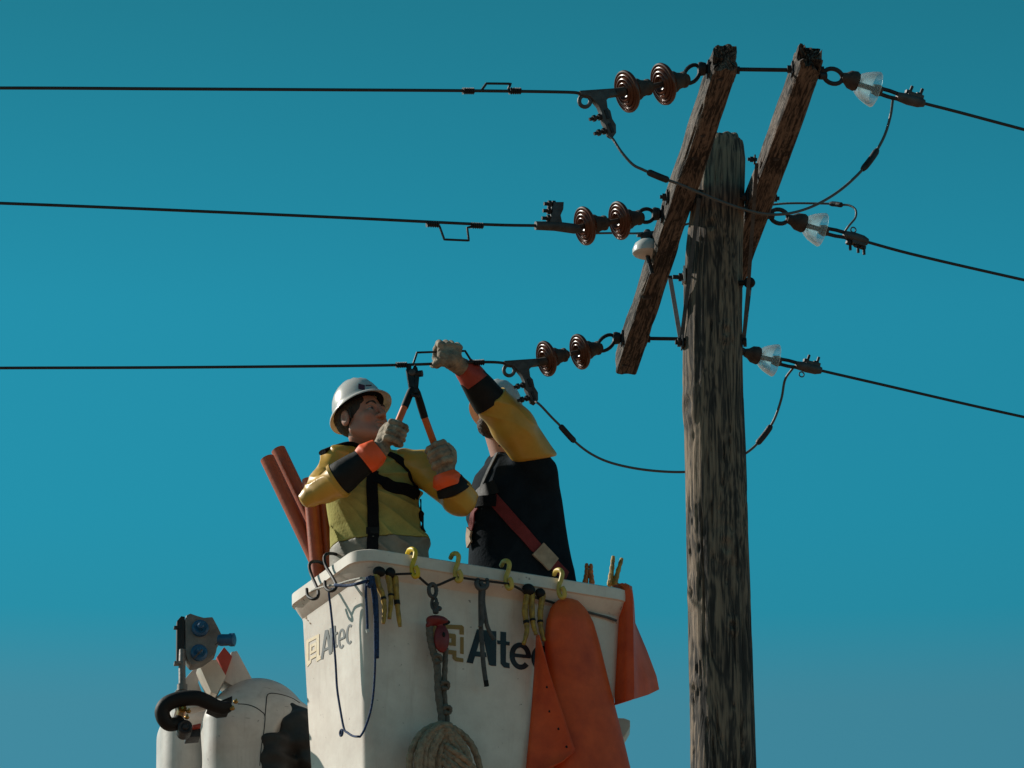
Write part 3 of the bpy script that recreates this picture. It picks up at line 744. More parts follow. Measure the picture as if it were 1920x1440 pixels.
# ================================================================== WIRES
def wire(name, pts, r, label, catg, group, sleeves=(), n=10):
    pts = cat(pts, n); c = pts[0]
    mb = MB(); mb.tube(pts, r * 0.88, 8)
    o = mb.build(name, M["jumper"] if name == "jumper_cable" else M["wire"], None, origin=c, smooth=180); props(o, label, catg, group)
    for a, b in sleeves:
        i0, i1 = int(a * (len(pts) - 1)), int(b * (len(pts) - 1)); seg = pts[i0:i1 + 1]
        m2 = MB(); m2.tube(seg, [r * 1.5] + [r * 2.1] * (len(seg) - 2) + [r * 1.5], 10); m2.build("sleeve", M["dark"], o)
    return o
k20 = tan(WL) / 440
def lw(x, y, mouth, Ym): return P(x, y, Ym - (mouth[0] - x) * k20)
m1, m2_, m3_ = (1083, 172), (1005, 422), (942, 678)
W1 = [q1(25, 8), q1(4, 3)] + [lw(x, y, m1, YC1) for x, y in ((1050, 172.5), (870, 170), (640, 168.5), (300, 166.5), (0, 165), (-500, 166), (-1300, 176), (-2600, 205))]
wire("power_line", W1, 0.0078, "uppermost bare power line running away on the bucket side of the pole", "wire", "power lines")
W2 = [q2(1040, 424)] + [lw(x, y, m2_, YC2) for x, y in ((1004, 423), (900, 420.5), (640, 408), (300, 393), (0, 381), (-500, 364), (-1300, 345), (-2600, 330))]
wire("power_line", W2, 0.0078, "middle bare power line on the bucket side, with a square loop hanging below it", "wire", "power lines")
W3 = [q3_(25, 8), q3_(4, 3)] + [lw(x, y, m3_, YC3) for x, y in ((900, 679), (760, 684), (600, 686.5), (300, 689), (0, 690), (-500, 692), (-1300, 700), (-2600, 725))]
wire("power_line", W3, 0.0078, "lowest bare power line, held by the raised glove and gripped by the cutters", "wire", "power lines")
k18 = tan(radians(18)) / 440
def rw(x, y, e): return P(x, y, e[1].y + (x - e[2]) * k18)
for e, pts, lab in ((r1, ((1733, 194), (1800, 211), (1920, 243), (2400, 370), (3400, 610)), "uppermost power line leaving past the splintered crossarm end"),
                    (r2, ((1627, 454), (1720, 479), (1920, 525), (2400, 632), (3400, 830)), "power line leaving from the clamp with hanging bolts"),
                    (r3, ((1540, 695), (1640, 718), (1920, 782), (2400, 885), (3400, 1070)), "power line leaving from the glass insulator behind the pole shaft")):
    ee = (e[0], e[1], pts[0][0]); W = [e[1] - (rw(*pts[1], ee) - e[1]).normalized() * 0.05] + [rw(x, y, ee) for x, y in pts]
    wire("power_line", W, 0.0078, lab, "wire", "power lines")
# jumpers
Yj = YC1 + 0.03
J1 = [q1(57, 78)] + [P(x, y, Yj + d) for x, y, d in ((1150, 262, 0), (1166, 286, -.02), (1186, 308, -.03), (1205, 318, -.03), (1240, 333, -.03), (1275, 346, -.03), (1320, 365, -.02), (1380, 388, .0), (1432, 401, .06), (1480, 400, .1), (1530, 384, .16), (1580, 353, .22), (1625, 309, .27), (1655, 262, .3), (1669, 220, .33))] + [r1[2](1674, 187)]
wire("jumper_cable", J1, 0.0066, "long jumper cable sagging across the front of both crossarms", "cable", "jumper cables", ((0.27, 0.34), (0.80, 0.85)))
J2 = [q2(1086, 433), P(1110, 437, 0.05), P(1150, 437, 0.25), P(1203, 437, 0.50), P(1260, 428, 0.52), P(1340, 405, 0.50), P(1420, 388, 0.45), P(1455, 383, 0.42), P(1490, 381, 0.38), P(1556, 382, 0.32), P(1576, 384, 0.29), P(1592, 385, 0.27), P(1604, 393, 0.25), P(1604, 408, 0.24), P(1592, 423, 0.22), r2[2](1582, 437)]
wire("jumper_cable", J2, 0.0055, "jumper cable passing behind the pole to a small hooked connector", "cable", "jumper cables", ((0.60, 0.68),))
J3 = [q3_(57, 78)] + [P(x, y, YC3 + d) for x, y, d in ((1010, 757, .0), (1035, 783, .03), (1050, 798, .05), (1078, 828, .08), (1110, 852, .12), (1150, 869, .17), (1210, 881, .24), (1280, 885, .30), (1340, 878, .33), (1395, 852, .34), (1425, 826, .34), (1450, 790, .33), (1465, 748, .31), (1472, 712, .29))] + [r3[2](1487, 690)]
wire("jumper_cable", J3, 0.0066, "jumper cable looping low behind the pole shaft", "cable", "jumper cables", ((0.20, 0.27), (0.72, 0.79)))
# stirrups
def stirrup(pts, sl, label, fn):
    P3 = [fn(*p) for p in pts]; o = root("wire_stirrup", P3[0], label, "wire loop", "square wire loops on the lines")
    mb = MB(); path = []
    for i, p in enumerate(P3):
        if 0 < i < len(P3) - 1: path += [p + (P3[i - 1] - p).normalized() * 0.008, p, p + (P3[i + 1] - p).normalized() * 0.008]
        else: path.append(p)
    mb.tube(path, 0.0052, 8); mb.build("bail", M["dark"], o)
    for (a, b) in sl:
        m2 = MB(); A, B_ = fn(*a), fn(*b); N = 22; pp = [A + (B_ - A) * (i / N) for i in range(N + 1)]
        m2.tube(pp, [0.0125 + 0.0025 * cos(i * 2 * pi / 4) for i in range(N + 1)], 10); m2.build("sleeve", M["dark"], o)
def f1(x, y): return lw(x, y, m1, YC1)
def f2(x, y): return lw(x, y, m2_, YC2)
def f3(x, y): return lw(x, y, m3_, YC3)
stirrup([(896, 171), (903, 169), (912, 156.5), (958, 157), (953, 166), (960, 169)], (((868, 170.5), (889, 170.7)), ((955, 170.5), (977, 170.5))), "square wire loop standing up on the uppermost line", f1)
stirrup([(812, 422), (824, 424), (833, 449), (879, 451), (876, 427), (890, 423.5)], (((800, 420), (823, 421)), ((884, 422.5), (906, 423.5))), "square wire loop hanging below the middle line", f2)
stirrup([(768, 685), (775, 682), (782, 661), (872, 658), (884, 677), (892, 679)], (((743, 684.5), (763, 684)), ((888, 680), (908, 679))), "square wire loop on the lowest line being held in the raised glove", f3)

# ================================================================== BUCKET
PHI = radians(26.0)
eu = Vector((cos(PHI), sin(PHI), 0)); ev = Vector((-sin(PHI), cos(PHI), 0)); ez = Vector((0, 0, 1))
C0 = P(681, 1120, 1.16)                         # near vertical corner, just under the rim
LU, LV = 1.285, 0.685
zrim = P(690, 1034, 1.16).z
def rrect(l0, l1, w0, w1, r, n=7):
    """rounded rectangle in (u, v), running round from the near corner"""
    pts = []
    for (cu, cv, a0) in ((l1 - r, w0 + r, -90), (l1 - r, w1 - r, 0), (l0 + r, w1 - r, 90), (l0 + r, w0 + r, 180)):
        for i in range(n + 1):
            a = radians(a0 + 90 * i / n); pts.append((cu + r * cos(a), cv + r * sin(a)))
    return pts
def bpt(u, v, z): return Vector((C0.x, C0.y, 0)) + eu * u + ev * v + Vector((0, 0, z))
bucket = root("aerial_bucket", bpt(LU / 2, LV / 2, zrim - 1.1), "white fibreglass two-man work bucket with printed maker's name", "bucket")
def brings(spec, n=7):
    """spec rows: (z, outward offset, corner radius)"""
    v = []; f = []; first = None; N = 4 * (n + 1)
    for z, o, r in spec:
        v += [bpt(a, b, z) for a, b in rrect(-o, LU + o, -o, LV + o, r, n)]
    for i in range(len(spec) - 1):
        for k in range(N): l = (k + 1) % N; f.append([i * N + k, i * N + l, (i + 1) * N + l, (i + 1) * N + k])
    return v, f, N
mb = MB()
hz = 1.07
spec = [(zrim - hz, -0.045, 0.05), (zrim - 0.6, -0.022, 0.042), (zrim - 0.13, -0.001, 0.035), (zrim - 0.115, 0.002, 0.036)]
v, f, N = brings(spec); f.append(list(range(N))[::-1])
mb.add(v, f); body = mb.build("body", M["bucket"], bucket, smooth=50)
mb = MB()
spec = [(zrim - 0.118, 0.000, 0.036), (zrim - 0.112, 0.006, 0.045), (zrim - 0.085, 0.028, 0.075), (zrim - 0.060, 0.047, 0.105), (zrim - 0.056, 0.056, 0.11), (zrim - 0.006, 0.057, 0.11), (zrim, 0.050, 0.11), (zrim + 0.002, 0.02, 0.075), (zrim - 0.002, -0.008, 0.05), (zrim - 0.02, -0.012, 0.04), (zrim - hz + 0.02, -0.055, 0.05)]
v, f, N = brings(spec); f.append([(len(spec) - 1) * N + k for k in range(N)])
mb.add(v, f); mb.build("rim", M["bucket"], bucket, smooth=28)
nR = -ev; nL = -eu
tapR = 0.044 / 1.0                                # the walls lean in slightly towards the bottom
def FR(px, py, off=0.0):
    n = (nR + ez * -0.045).normalized(); return PL(px, py, bpt(0, 0, zrim - 0.12) + n * off, n)
def FL(px, py, off=0.0):
    n = (nL + ez * -0.045).normalized(); return PL(px, py, bpt(0, 0, zrim - 0.12) + n * off, n)
NRv = (nR + ez * -0.045).normalized(); NLv = (nL + ez * -0.045).normalized()
# lettering
def plate(polys, fn, nv, m, name):
    mb = MB()
    for i, poly in enumerate(polys): mb.prism([fn(x, y, 0.0012 + 0.00015 * i) for x, y in poly], nv, 0.0008)
    return mb.build(name, m, bucket, smooth=0)
def arc(cx, cy, rx, ry, w_, a0, a1, fx, n=26, sk=0.0):
    """ring segment in px; angles in degrees, y down; sk shears y with x"""
    o = []; i_ = []
    for k in range(n + 1):
        a = radians(a0 + (a1 - a0) * k / n)
        for lst, d in ((o, 0), (i_, 1)):
            x = (rx - w_ * d) * cos(a); y = (ry - w_ * d) * sin(a); lst.append((cx + x, cy + y + sk * x))
    segs = []
    for k in range(n): segs.append([fx(*o[k]), fx(*o[k + 1]), fx(*i_[k + 1]), fx(*i_[k])])
    return segs
z4 = lambda x, y: (820 + x / 9.6, 1150 + y / 9.6)
def Z4(ps): return [z4(*p) for p in ps]
letters = [Z4([(525, 885), (715, 285), (840, 300), (830, 420), (770, 470), (640, 905)]), Z4([(800, 300), (960, 310), (1045, 700), (1040, 930), (930, 930), (840, 480)]),
           Z4([(700, 685), (870, 700), (890, 790), (670, 775)]),
           Z4([(960, 318), (1062, 322), (1060, 950), (955, 940)]),
           Z4([(1135, 328), (1240, 340), (1235, 880), (1300, 900), (1302, 990), (1200, 975), (1140, 905)]), Z4([(1080, 485), (1305, 515), (1300, 580), (1080, 550)]),
           Z4([(1385, 720), (1685, 755), (1675, 812), (1385, 785)])]
ee_ = []
for s in arc(1495, 770, 195, 245, 92, 40, 362, lambda x, y: (x, y), 30, 0.10): ee_.append(Z4(s))
cc_ = []
for s in arc(1880, 815, 190, 235, 92, 45, 315, lambda x, y: (x, y), 26, 0.10): cc_.append(Z4(s))
lt = plate(letters, FR, NRv, M["ink"], "lettering")
m5 = MB()
for i, poly in enumerate(ee_ + cc_): m5.prism([FR(x, y, 0.0010) for x, y in poly], NRv, 0.0006)
m5.build("lettering", M["ink"], bucket, smooth=0)
logo = [Z4(p) for p in ([(-20, 195), (440, 212), (478, 245), (478, 385), (400, 378), (398, 290), (-20, 265)], [(412, 425), (475, 430), (475, 735), (412, 722)],
                        [(-90, 195), (-20, 195), (-20, 840), (-90, 830)],
                        [(90, 345), (320, 372), (335, 395), (335, 590), (255, 575), (255, 450), (90, 425)], [(90, 345), (165, 352), (165, 575), (90, 565)], [(90, 505), (255, 525), (255, 578), (90, 560)],
                        [(90, 640), (345, 672), (345, 790), (470, 812), (470, 882), (330, 860), (280, 815), (275, 740), (90, 715)])]
plate(logo, FR, NRv, M["gold"], "logo")
z3 = lambda x, y: (540 + x / 12, 1140 + y / 12)
def Z3(ps): return [z3(*p) for p in ps]
l2 = [Z3(p) for p in ([(735, 1155), (830, 500), (890, 490), (865, 640), (785, 1150)], [(850, 500), (900, 490), (985, 1020), (925, 1050)], [(800, 925), (930, 860), (935, 910), (795, 985)],
                      [(935, 460), (990, 440), (1000, 980), (945, 1000)], [(1020, 400), (1062, 392), (1075, 800), (1105, 830), (1100, 880), (1050, 890), (1030, 850)], [(1000, 590), (1110, 530), (1110, 580), (1000, 640)],
                      [(1150, 690), (1270, 635), (1270, 680), (1150, 735)])]
plate(l2, FL, NLv, M["grey_print"], "lettering")  # grey print, lighter than the navy on the long wall
m5 = MB()
for s in arc(1205, 690, 85, 225, 48, 50, 365, lambda x, y: (x, y), 24, -0.45) + arc(1385, 590, 85, 225, 48, 55, 310, lambda x, y: (x, y), 22, -0.45): m5.prism([FL(x, y, 0.0010) for x, y in Z3(s)], NLv, 0.0006)
m5.build("lettering", M["grey_print"], bucket, smooth=0)
lg = [Z3(p) for p in ([(410, 735), (700, 580), (700, 650), (465, 775), (465, 1190), (520, 1165), (515, 1230), (430, 1330), (425, 1270), (410, 1200)], [(640, 650), (700, 620), (700, 1060), (735, 1080), (735, 1150), (640, 1210), (640, 1110)],
                      [(490, 840), (640, 760), (640, 820), (490, 905)], [(490, 990), (640, 910), (640, 965), (490, 1050)], [(490, 840), (530, 820), (530, 1030), (490, 1050)], [(600, 785), (640, 760), (640, 965), (600, 985)], [(480, 1110), (640, 1030), (640, 1090), (510, 1160)])]
plate(lg, FL, NLv, M["pale_gold"], "logo")  # paler gold than the logo on the long wall
# chipped gel-coat near the corner of the lit side
mb = MB()
for poly in ([(310, 120), (365, 70), (425, 180), (415, 250), (350, 220)], [(420, 250), (450, 270), (455, 300), (430, 285)], [(480, 315), (510, 335), (505, 370), (470, 340)]):
    mb.prism([FL(x, y, 0.0015) for x, y in Z3(poly)], NLv, 0.001)
mb.build("chip", M["pad"], bucket, smooth=0)
# the mounting bracket that peeps out beyond the far end
mb = MB(); pts = [(1130, 1352), (1170, 1354), (1181, 1358), (1181, 1370), (1172, 1386), (1160, 1400), (1130, 1400)]
mb.prism([P(x, y, 1.85) for x, y in pts], Vector((0, 1, 0)), 0.12); mb.build("mounting_bracket", M["cream"], bucket, smooth=30, bevel=0.006)

# ------------------------------------------------------------------ hooks over the rim
def hook(pts, fn, off0, r, m, label, group, cat_="hook"):
    P3 = [fn(x, y, o) for x, y, o in pts]; pp = cat(P3, 7)
    mb = MB(); mb.tube(pp, r, 10); o = mb.build("hook", m, None, origin=P3[0], smooth=180); return props(o, label, cat_, group)
B1 = [(607, 1057, -0.05), (596, 1053, 0.0), (584, 1054, 0.062), (580, 1062, .075), (584, 1078, .075), (592, 1096, .078), (597, 1110, .085), (595, 1120, .10), (586, 1123, .115), (577, 1117, .12), (575, 1104, .115)]
hook(B1, FL, 0, 0.0075, M["blacksteel"], "black steel hook over the rim nearest the leaning orange hoses", "black hooks on the short rim")
B2 = [(635, 1041, -0.05), (624, 1038, 0.0), (612, 1039, 0.062), (608, 1048, .075), (612, 1063, .075), (622, 1080, .078), (630, 1096, .085), (628, 1105, .10), (619, 1108, .115), (611, 1102, .12), (609, 1090, .115)]
hook(B2, FL, 0, 0.0075, M["blacksteel"], "black steel hook over the rim from which the blue rope starts", "black hooks on the short rim")
for (dx, dy, mm, lab) in ((0, 0, "yhook2", "bright yellow hook on the rim right below the lime vest"), (81, 8, "yhook", "dull yellow hook on the rim beside the chain link"), (176, 22, "yhook", "sunlit yellow hook on the rim at the navy shirt's front edge"), (275, 39, "yhook", "yellow hook on the rim directly above the hanging orange cover")):
    pts = [(764, 1038, -0.03), (768, 1031, 0.015), (775, 1030, 0.056), (779, 1036, .070), (777, 1048, .073), (773, 1060, .073), (773, 1072, .075), (777, 1081, .086), (783, 1079, .098), (783, 1069, .10), (779, 1062, .095)]
    hook([(x + dx, y + dy, o) for x, y, o in pts], FR, 0, 0.0108, M[mm], lab, "yellow hooks on the long rim")
# cords
def cord(name, pts, fn, r, m, label, catg, group=None, n=7):
    P3 = [fn(*p) for p in pts]; mb = MB(); mb.tube(cat(P3, n), r, 8); o = mb.build(name, m, None, origin=P3[0], smooth=180); return props(o, label, catg, group)
cord("cord", [(738, 1077, .05), (758, 1076, .066), (774, 1076, .082), (783, 1080, .08), (803, 1097, .075), (812, 1099, .072), (824, 1096, .075), (852, 1084, .082), (862, 1083, .08), (892, 1087, .075), (948, 1094, .084), (962, 1098, .08), (985, 1110, .066), (1003, 1120, .060), (1030, 1128, .03), (1062, 1138, .02)], FR, 0.0058, M["cord"], "black cord strung through the yellow hooks along the rim", "cord")
cord("cord", [(1080, 1142, .012), (1110, 1150, .012), (1140, 1158, .012), (1156, 1164, .015)], FR, 0.0062, M["strap"], "grey cord end lying flat between the two orange covers", "cord")
cord("cord", [(583, 1109, .12), (598, 1103, .105), (612, 1099, .10), (632, 1096, .09), (655, 1089, .075), (678, 1084, .06)], FL, 0.0055, M["palecord"], "pale cord pulled between the two black hooks and the corner", "cord")
# blue rope: a loop hanging round the corner, a short tail and a doubled hank
br_ = root("blue_rope", FL(618, 1105, 0.1), "dark blue rope hanging in a long loop round the bucket corner", "rope")
def bcord(pts, r, nm, n=8): mb = MB(); mb.tube(cat(pts, n), r, 8); return mb.build(nm, M["bluerope"], br_, smooth=180)
loop = [FL(626, 1104, .10), FL(617, 1110, .095), FL(620, 1140, .085), FL(624, 1180, .08), FL(629, 1240, .075), FL(632, 1290, .075), FL(638, 1330, .075), FL(645, 1366, .075), FL(652, 1374, .078), FL(662, 1380, .085), FL(672, 1381, .09)]
loop2 = [FR(676, 1380, .085), FR(684, 1366, .075), FR(694, 1336, .066), FR(700, 1300, .062), FR(703, 1250, .06), FR(703, 1200, .06), FR(702, 1150, .06), FR(697, 1105, .06), FR(690, 1082, .06)]
bcord(loop + loop2, 0.0052, "loop")
mb = MB(); o_ = FL(640, 1374, .078); ring(mb, o_, (NLv.cross(ez)).normalized(), ez, 0.0135, 0.0135, 0.0052); mb.build("end_ring", M["bluerope"], br_)
bcord([FL(628, 1097, .10), FL(650, 1098, .08), FL(672, 1094, .07), FR(690, 1088, .065), FR(696, 1086, .065)], 0.0075, "hitch")
bcord([FR(688, 1082, .068), FR(686, 1110, .066), FR(688, 1150, .064), FR(689, 1184, .064)], 0.006, "tail")
bcord([FR(698, 1080, .066), FR(705, 1120, .064), FR(707, 1170, .064), FR(707, 1234, .064)], 0.009, "doubled_hank")
bcord([FR(692, 1080, .078), FR(696, 1092, .08), FR(690, 1100, .076)], 0.012, "knot")
mb = MB(); mb.tube([FR(688.5, 1180, .064), FR(690, 1186, .064)], 0.0075, 8); mb.build("end_cap", M["whiteporc"], br_)

# blanket clamps
def pclamp(heads, legs, fn, label, group, m="clampwood"):
    o = root("blanket_clamp", fn(*legs[0][0], 0.06), label, "clamp", group)
    for pts in legs:
        P3 = cat([fn(x, y, 0.060 + 0.004 * i) for i, (x, y) in enumerate(pts)], 6); k = len(P3)
        mb = MB(); mb.tube(P3, [0.0148 - 0.0065 * (i / k) ** 1.6 - 0.0015 * (i % 4 == 0) for i in range(k)], 8, flat=1.25); mb.build("jaw", M[m], o)
        a, b = P3[int(k * 0.52)], P3[int(k * 0.57)]; mb = MB(); mb.tube([a, b], 0.0140, 8, flat=1.3); mb.build("band", M["blackrub"], o)
    for (x, y, rx, ry) in heads:
        c = fn(x, y, 0.066); mb = MB(); mb.ball(c, eu * rx * 1.15, ev * rx * 0.9, ez * ry * 1.1); mb.build("grip", M["blackrub"], o)
GC = "yellow clamps hanging on the bucket"
pclamp([(711, 1072, 0.026, 0.022)], [[(706, 1076), (709, 1096), (717, 1116), (721, 1142), (719, 1169)]], FR, "single-legged yellow clamp beside the doubled blue rope", GC)
pclamp([(732, 1074, 0.021, 0.023)], [[(728, 1079), (732, 1104), (733, 1126), (730, 1160)], [(741, 1081), (744, 1126), (750, 1175)]], FR, "yellow clamp with two spread legs below the lime vest", GC)
pclamp([(991, 1106, 0.028, 0.026)], [[(989, 1112), (984, 1146), (988, 1180), (982, 1208)], [(997, 1100), (997, 1146), (1000, 1172), (1005, 1190)]], FR, "crossed yellow clamp left of the orange cover, its tips over the printed name", GC)
pclamp([(1013, 1112, 0.021, 0.021)], [[(1018, 1112), (1013, 1150), (1014, 1176), (1020, 1202)]], FR, "thin yellow clamp squeezed against the orange cover", GC)
GC2 = "clamps standing up behind the rim"
def uclamp(x, y, legs, Y, label, m):
    o = root("blanket_clamp", P(x, y, Y), label, "clamp", GC2)
    for pts in legs:
        P3 = cat([P(a, b, Y) for a, b in pts], 6); k = len(P3); mb = MB(); mb.tube(P3, [0.0075 + 0.005 * i / k + 0.0012 * (i % 3) for i in range(k)], 8, flat=1.4); mb.build("jaw", M[m], o)
    mb = MB(); mb.tube([P(x, y + 30, Y), P(x, y + 60, Y)], 0.016, 8); mb.build("grip", M["clampwood"], o)
M["orangeclamp"] = mat("orange_painted_wood", (0.60, 0.20, 0.05), 0.6, var=0.5, vscale=40, bump=0.3)
uclamp(1104, 1075, [[(1100, 1057), (1100, 1075), (1097, 1094)], [(1108, 1058), (1108, 1075), (1110, 1095)]], 1.95, "closed orange clamp standing behind the rim next to the navy shirt", "orangeclamp")
uclamp(1151, 1075, [[(1150, 1043), (1147, 1070), (1143, 1098)], [(1166, 1047), (1158, 1074), (1152, 1098)], [(1144, 1078), (1150, 1092), (1160, 1102)]], 2.0, "open yellow clamp standing at the far end of the rim", "clampwood")

# grey straps tied to the cord
ts = root("tie_strap", FR(903, 1088, .075), "grey leather straps knotted on the cord, one tail across the printed name", "strap")
def scord(pts, r, nm, fl=0.45):
    mb = MB(); mb.tube(cat([FR(*p) for p in pts], 7), r, 8, flat=fl); return mb.build(nm, M["strap"], ts, smooth=180)
scord([(896, 1086, .066), (893, 1094, .078), (898, 1103, .082), (907, 1104, .084), (914, 1097, .08), (913, 1086, .068)], 0.011, "knot", 0.8)
scord([(902, 1090, .078), (901, 1115, .070), (901, 1141, .066), (902, 1181, .06), (906, 1240, .055), (909, 1265, .052), (912, 1284, .05)], 0.0105, "tail")
scord([(908, 1094, .082), (906, 1125, .074), (909, 1150, .07), (913, 1172, .066), (920, 1188, .06), (927, 1199, .06)], 0.0095, "tail")
scord([(905, 1094, .086), (903, 1130, .078), (905, 1160, .072), (900, 1176, .07)], 0.0095, "tail")
mb = MB(); mb.tube([FR(911, 1276, .051), FR(912.5, 1287, .05)], 0.011, 8); mb.build("tip", M["blackrub"], ts)

# red rope grab on its chain
rg = root("rope_hoist", FR(812, 1100, .075), "red snatch block hanging by a chain from the black cord", "pulley block")
mb = MB(); ring(mb, FR(811, 1107, .076), eu, ez, 0.0185, 0.030, 0.0095); mb.build("chain_link", M["galv"], rg)
mb = MB(); ring(mb, FR(814, 1131, .078), (eu * 0.5 - ev * 0.85).normalized(), ez, 0.013, 0.026, 0.0075); mb.build("chain_link", M["galv"], rg)
mb = MB(); mb.lathe([(0, 0.012), (0.02, 0.016), (0.03, 0.012), (0.05, 0.015)], FR(817, 1150, .078), ez, 12); mb.ball(FR(823, 1141, .08), eu * 0.014, ev * 0.012, ez * 0.012); mb.build("swivel", M["galv"], rg)
f_ = UN(0.012, EL(FR(820, 1163, .085), (0.052, 0.032, 0.021), np.array([eu, ev, ez]).T), RC(FR(812, 1166, .085), FR(803, 1172, .08), 0.018, 0.012), EL(FR(828, 1197, .088), (0.036, 0.026, 0.066), np.array([eu, ev, ez]).T))
sdf("block_body", f_, [FR(800, 1150, .085), FR(845, 1225, .085)], 0.06, 0.004, M["red"], rg)
mb = MB(); mb.tube([FR(830, 1172, .095), FR(842, 1166, .09)], 0.008, 8); mb.ball(FR(832, 1190, .113), eu * 0.008, ev * 0.006, ez * 0.012); mb.build("latch", M["blackrub"], rg)

# rope hank
rc_ = root("rope_hank", FR(828, 1350, .08), "coiled hank of thick tan rope hanging under the red block", "rope")
def rcord(pts, r, nm, m="rope", n=8, parent=rc_):
    mb = MB(); pp = cat([FR(*p) for p in pts], n); mb.tube(pp, [r * (1 + 0.09 * sin(i * 1.9)) for i in range(len(pp))], 9); return mb.build(nm, M[m], parent, smooth=180)
rcord([(806, 1160, .075), (806, 1190, .072), (812, 1220, .07), (820, 1250, .065), (822, 1300, .062), (828, 1345, .065), (826, 1380, .07)], 0.0165, "strand", "greyrope")
rcord([(836, 1215, .07), (834, 1260, .065), (833, 1300, .062), (838, 1345, .065), (842, 1385, .07)], 0.0125, "strand", "greyrope")
for (x, y) in ((834, 1284), (838, 1330), (820, 1234)):
    rcord([(x - 6, y + 4, .068), (x - 3, y - 5, .085), (x + 6, y - 3, .085), (x + 5, y + 6, .075), (x - 4, y + 6, .085)], 0.009, "knot", "greyrope")
random.seed(11)
def jit(pts, a=4.0, d=0.012):
    sx, sy = random.uniform(-a, a), random.uniform(-a, a); so = random.uniform(-d, d)
    return [(x + sx + random.uniform(-a, a) * 0.5, y + sy * 0.6 + random.uniform(-a, a) * 0.5, max(0.045, o + so)) for x, y, o in pts]
for i in range(8):                       # turns falling over the shoulder nearer the lit corner
    t = (i / 7.0) ** 0.9; of = 0.075 + 0.075 * sin(pi * (0.12 + 0.72 * t)); xl = 772 + 52 * t
    rcord(jit([(852 - 8 * t, 1382, of - .03), (842 - 8 * (1 - t), 1360 + 5 * t, of - .005), (xl + 30 - 16 * t, 1366 + 14 * t, of), (xl + 7, 1390 + 15 * t, of + .012), (xl - 3 + 5 * t, 1430 + 6 * t, of + .014), (xl + 3, 1490, of), (xl + 18 - 12 * t, 1540, of - .02)]), 0.0155, "turn")
for i in range(6):                        # turns over the other shoulder, pulled slantwise
    t = i / 5.0; of = 0.08 + 0.08 * sin(pi * (0.15 + 0.7 * t)); xr = 894 - 40 * t
    rcord(jit([(824 + 4 * t, 1378 + 6 * t, of - .02), (840, 1366 + 9 * t, of), (xr - 28 + 8 * t, 1380 + 13 * t, of + .004), (xr - 7, 1408 + 12 * t, of + .012), (xr + 1, 1450, of + .010), (xr - 7, 1505, of), (xr - 24 + 8 * t, 1540, of - .02)]), 0.0155, "turn")
for i in range(4):                        # the last turns cross over low down and bind it
    rcord(jit([(838 - 4 * i, 1398 + 10 * i, .145), (856 - 2 * i, 1408 + 15 * i, .185), (876, 1424 + 19 * i, .175), (893, 1448 + 20 * i, .12), (894, 1475 + 20 * i, .07)], 3, 0.006), 0.0155, "wrap")

# ================================================================== ORANGE COVERS
def edge_interp(tab, t):
    ys = [q[0] for q in tab]; return tuple(np.interp(t, ys, [q[i] for q in tab]) for i in (1, 2))
oc = MB(); G = []
LEFT = [(0.0, 1064, 1122), (0.04, 1048, 1125), (0.1, 1034, 1138), (0.18, 1026, 1162), (0.3, 1022, 1200), (0.5, 1024, 1270), (0.7, 1030, 1345), (0.85, 1037, 1405), (1.0, 1046, 1500)]
RIGHT = [(0.0, 1066, 1122), (0.04, 1082, 1126), (0.1, 1098, 1142), (0.18, 1112, 1168), (0.3, 1123, 1206), (0.5, 1139, 1272), (0.7, 1156, 1340), (0.85, 1172, 1402), (1.0, 1194, 1496)]
for i in range(46):
    t = i / 45; l = edge_interp(LEFT, t); r = edge_interp(RIGHT, t); row = []
    for j in range(25):
        s = -1 + 2 * j / 24; a = sin(s * pi / 2); x = (l[0] + r[0]) / 2 + (r[0] - l[0]) / 2 * a; y = (l[1] + r[1]) / 2 + (r[1] - l[1]) / 2 * a
        b = 0.085 * min(1.0, (t / 0.16) ** 0.5) * cos(s * pi / 2)
        row.append(FR(x, y, 0.024 + b + 0.007 * float(vn(np.array([t * 6.0, s * 1.6, 0.5]), 77)) + 0.003 * float(vn(np.array([t * 17.0, s * 4, 0.5]), 78))))
    G.append(row)
oc.sheet(G, 0.006)
props(oc.build("rubber_cover", M["orange"], None, origin=G[0][12], smooth=180), "round-topped orange rubber cover hanging from the rim by its tip", "rubber cover", "orange rubber covers")
fl = MB(); G = []
for i in range(30):
    t = i / 29; y0 = 1190 + 250 * t
    lx = np.interp(t, [0, 0.2, 0.5, 1.0], [1006, 1003, 997, 984]); rx = np.interp(t, [0, 0.3, 0.87, 1.0], [1010, 1031, 1079, 1092]); ly = 1192 + 275 * t; ry = 1190 + 250 * t
    if t > 0.87: ry = 1408 + (t - 0.87) * 150; rx = 1079 - (t - 0.87) * 180
    row = []
    for j in range(14):
        s = j / 13; row.append(FR(lx + (rx - lx) * s, ly + (ry - ly) * s, 0.020 + 0.105 * s ** 0.8 + 0.009 * float(vn(np.array([t * 5.0, s * 2.0, 2.5]), 79))))
    G.append(row)
fl.sheet(G, 0.005); fo = fl.build("rubber_blanket", M["orange2"], None, origin=G[0][0], smooth=180)
props(fo, "folded orange rubber sheet with a row of small holes below the yellow clamps", "rubber blanket", "orange rubber blankets")
for (t, s) in ((0.38, 0.72), (0.58, 0.62), (0.72, 0.8), (0.84, 0.9)):
    p = Vector(G[int(t * 29)][int(s * 13)]); mb = MB(); mb.lathe([(-0.004, 0.0058), (0.0045, 0.0058)], p, NRv, 10); mb.build("eyelet", M["blackrub"], fo)
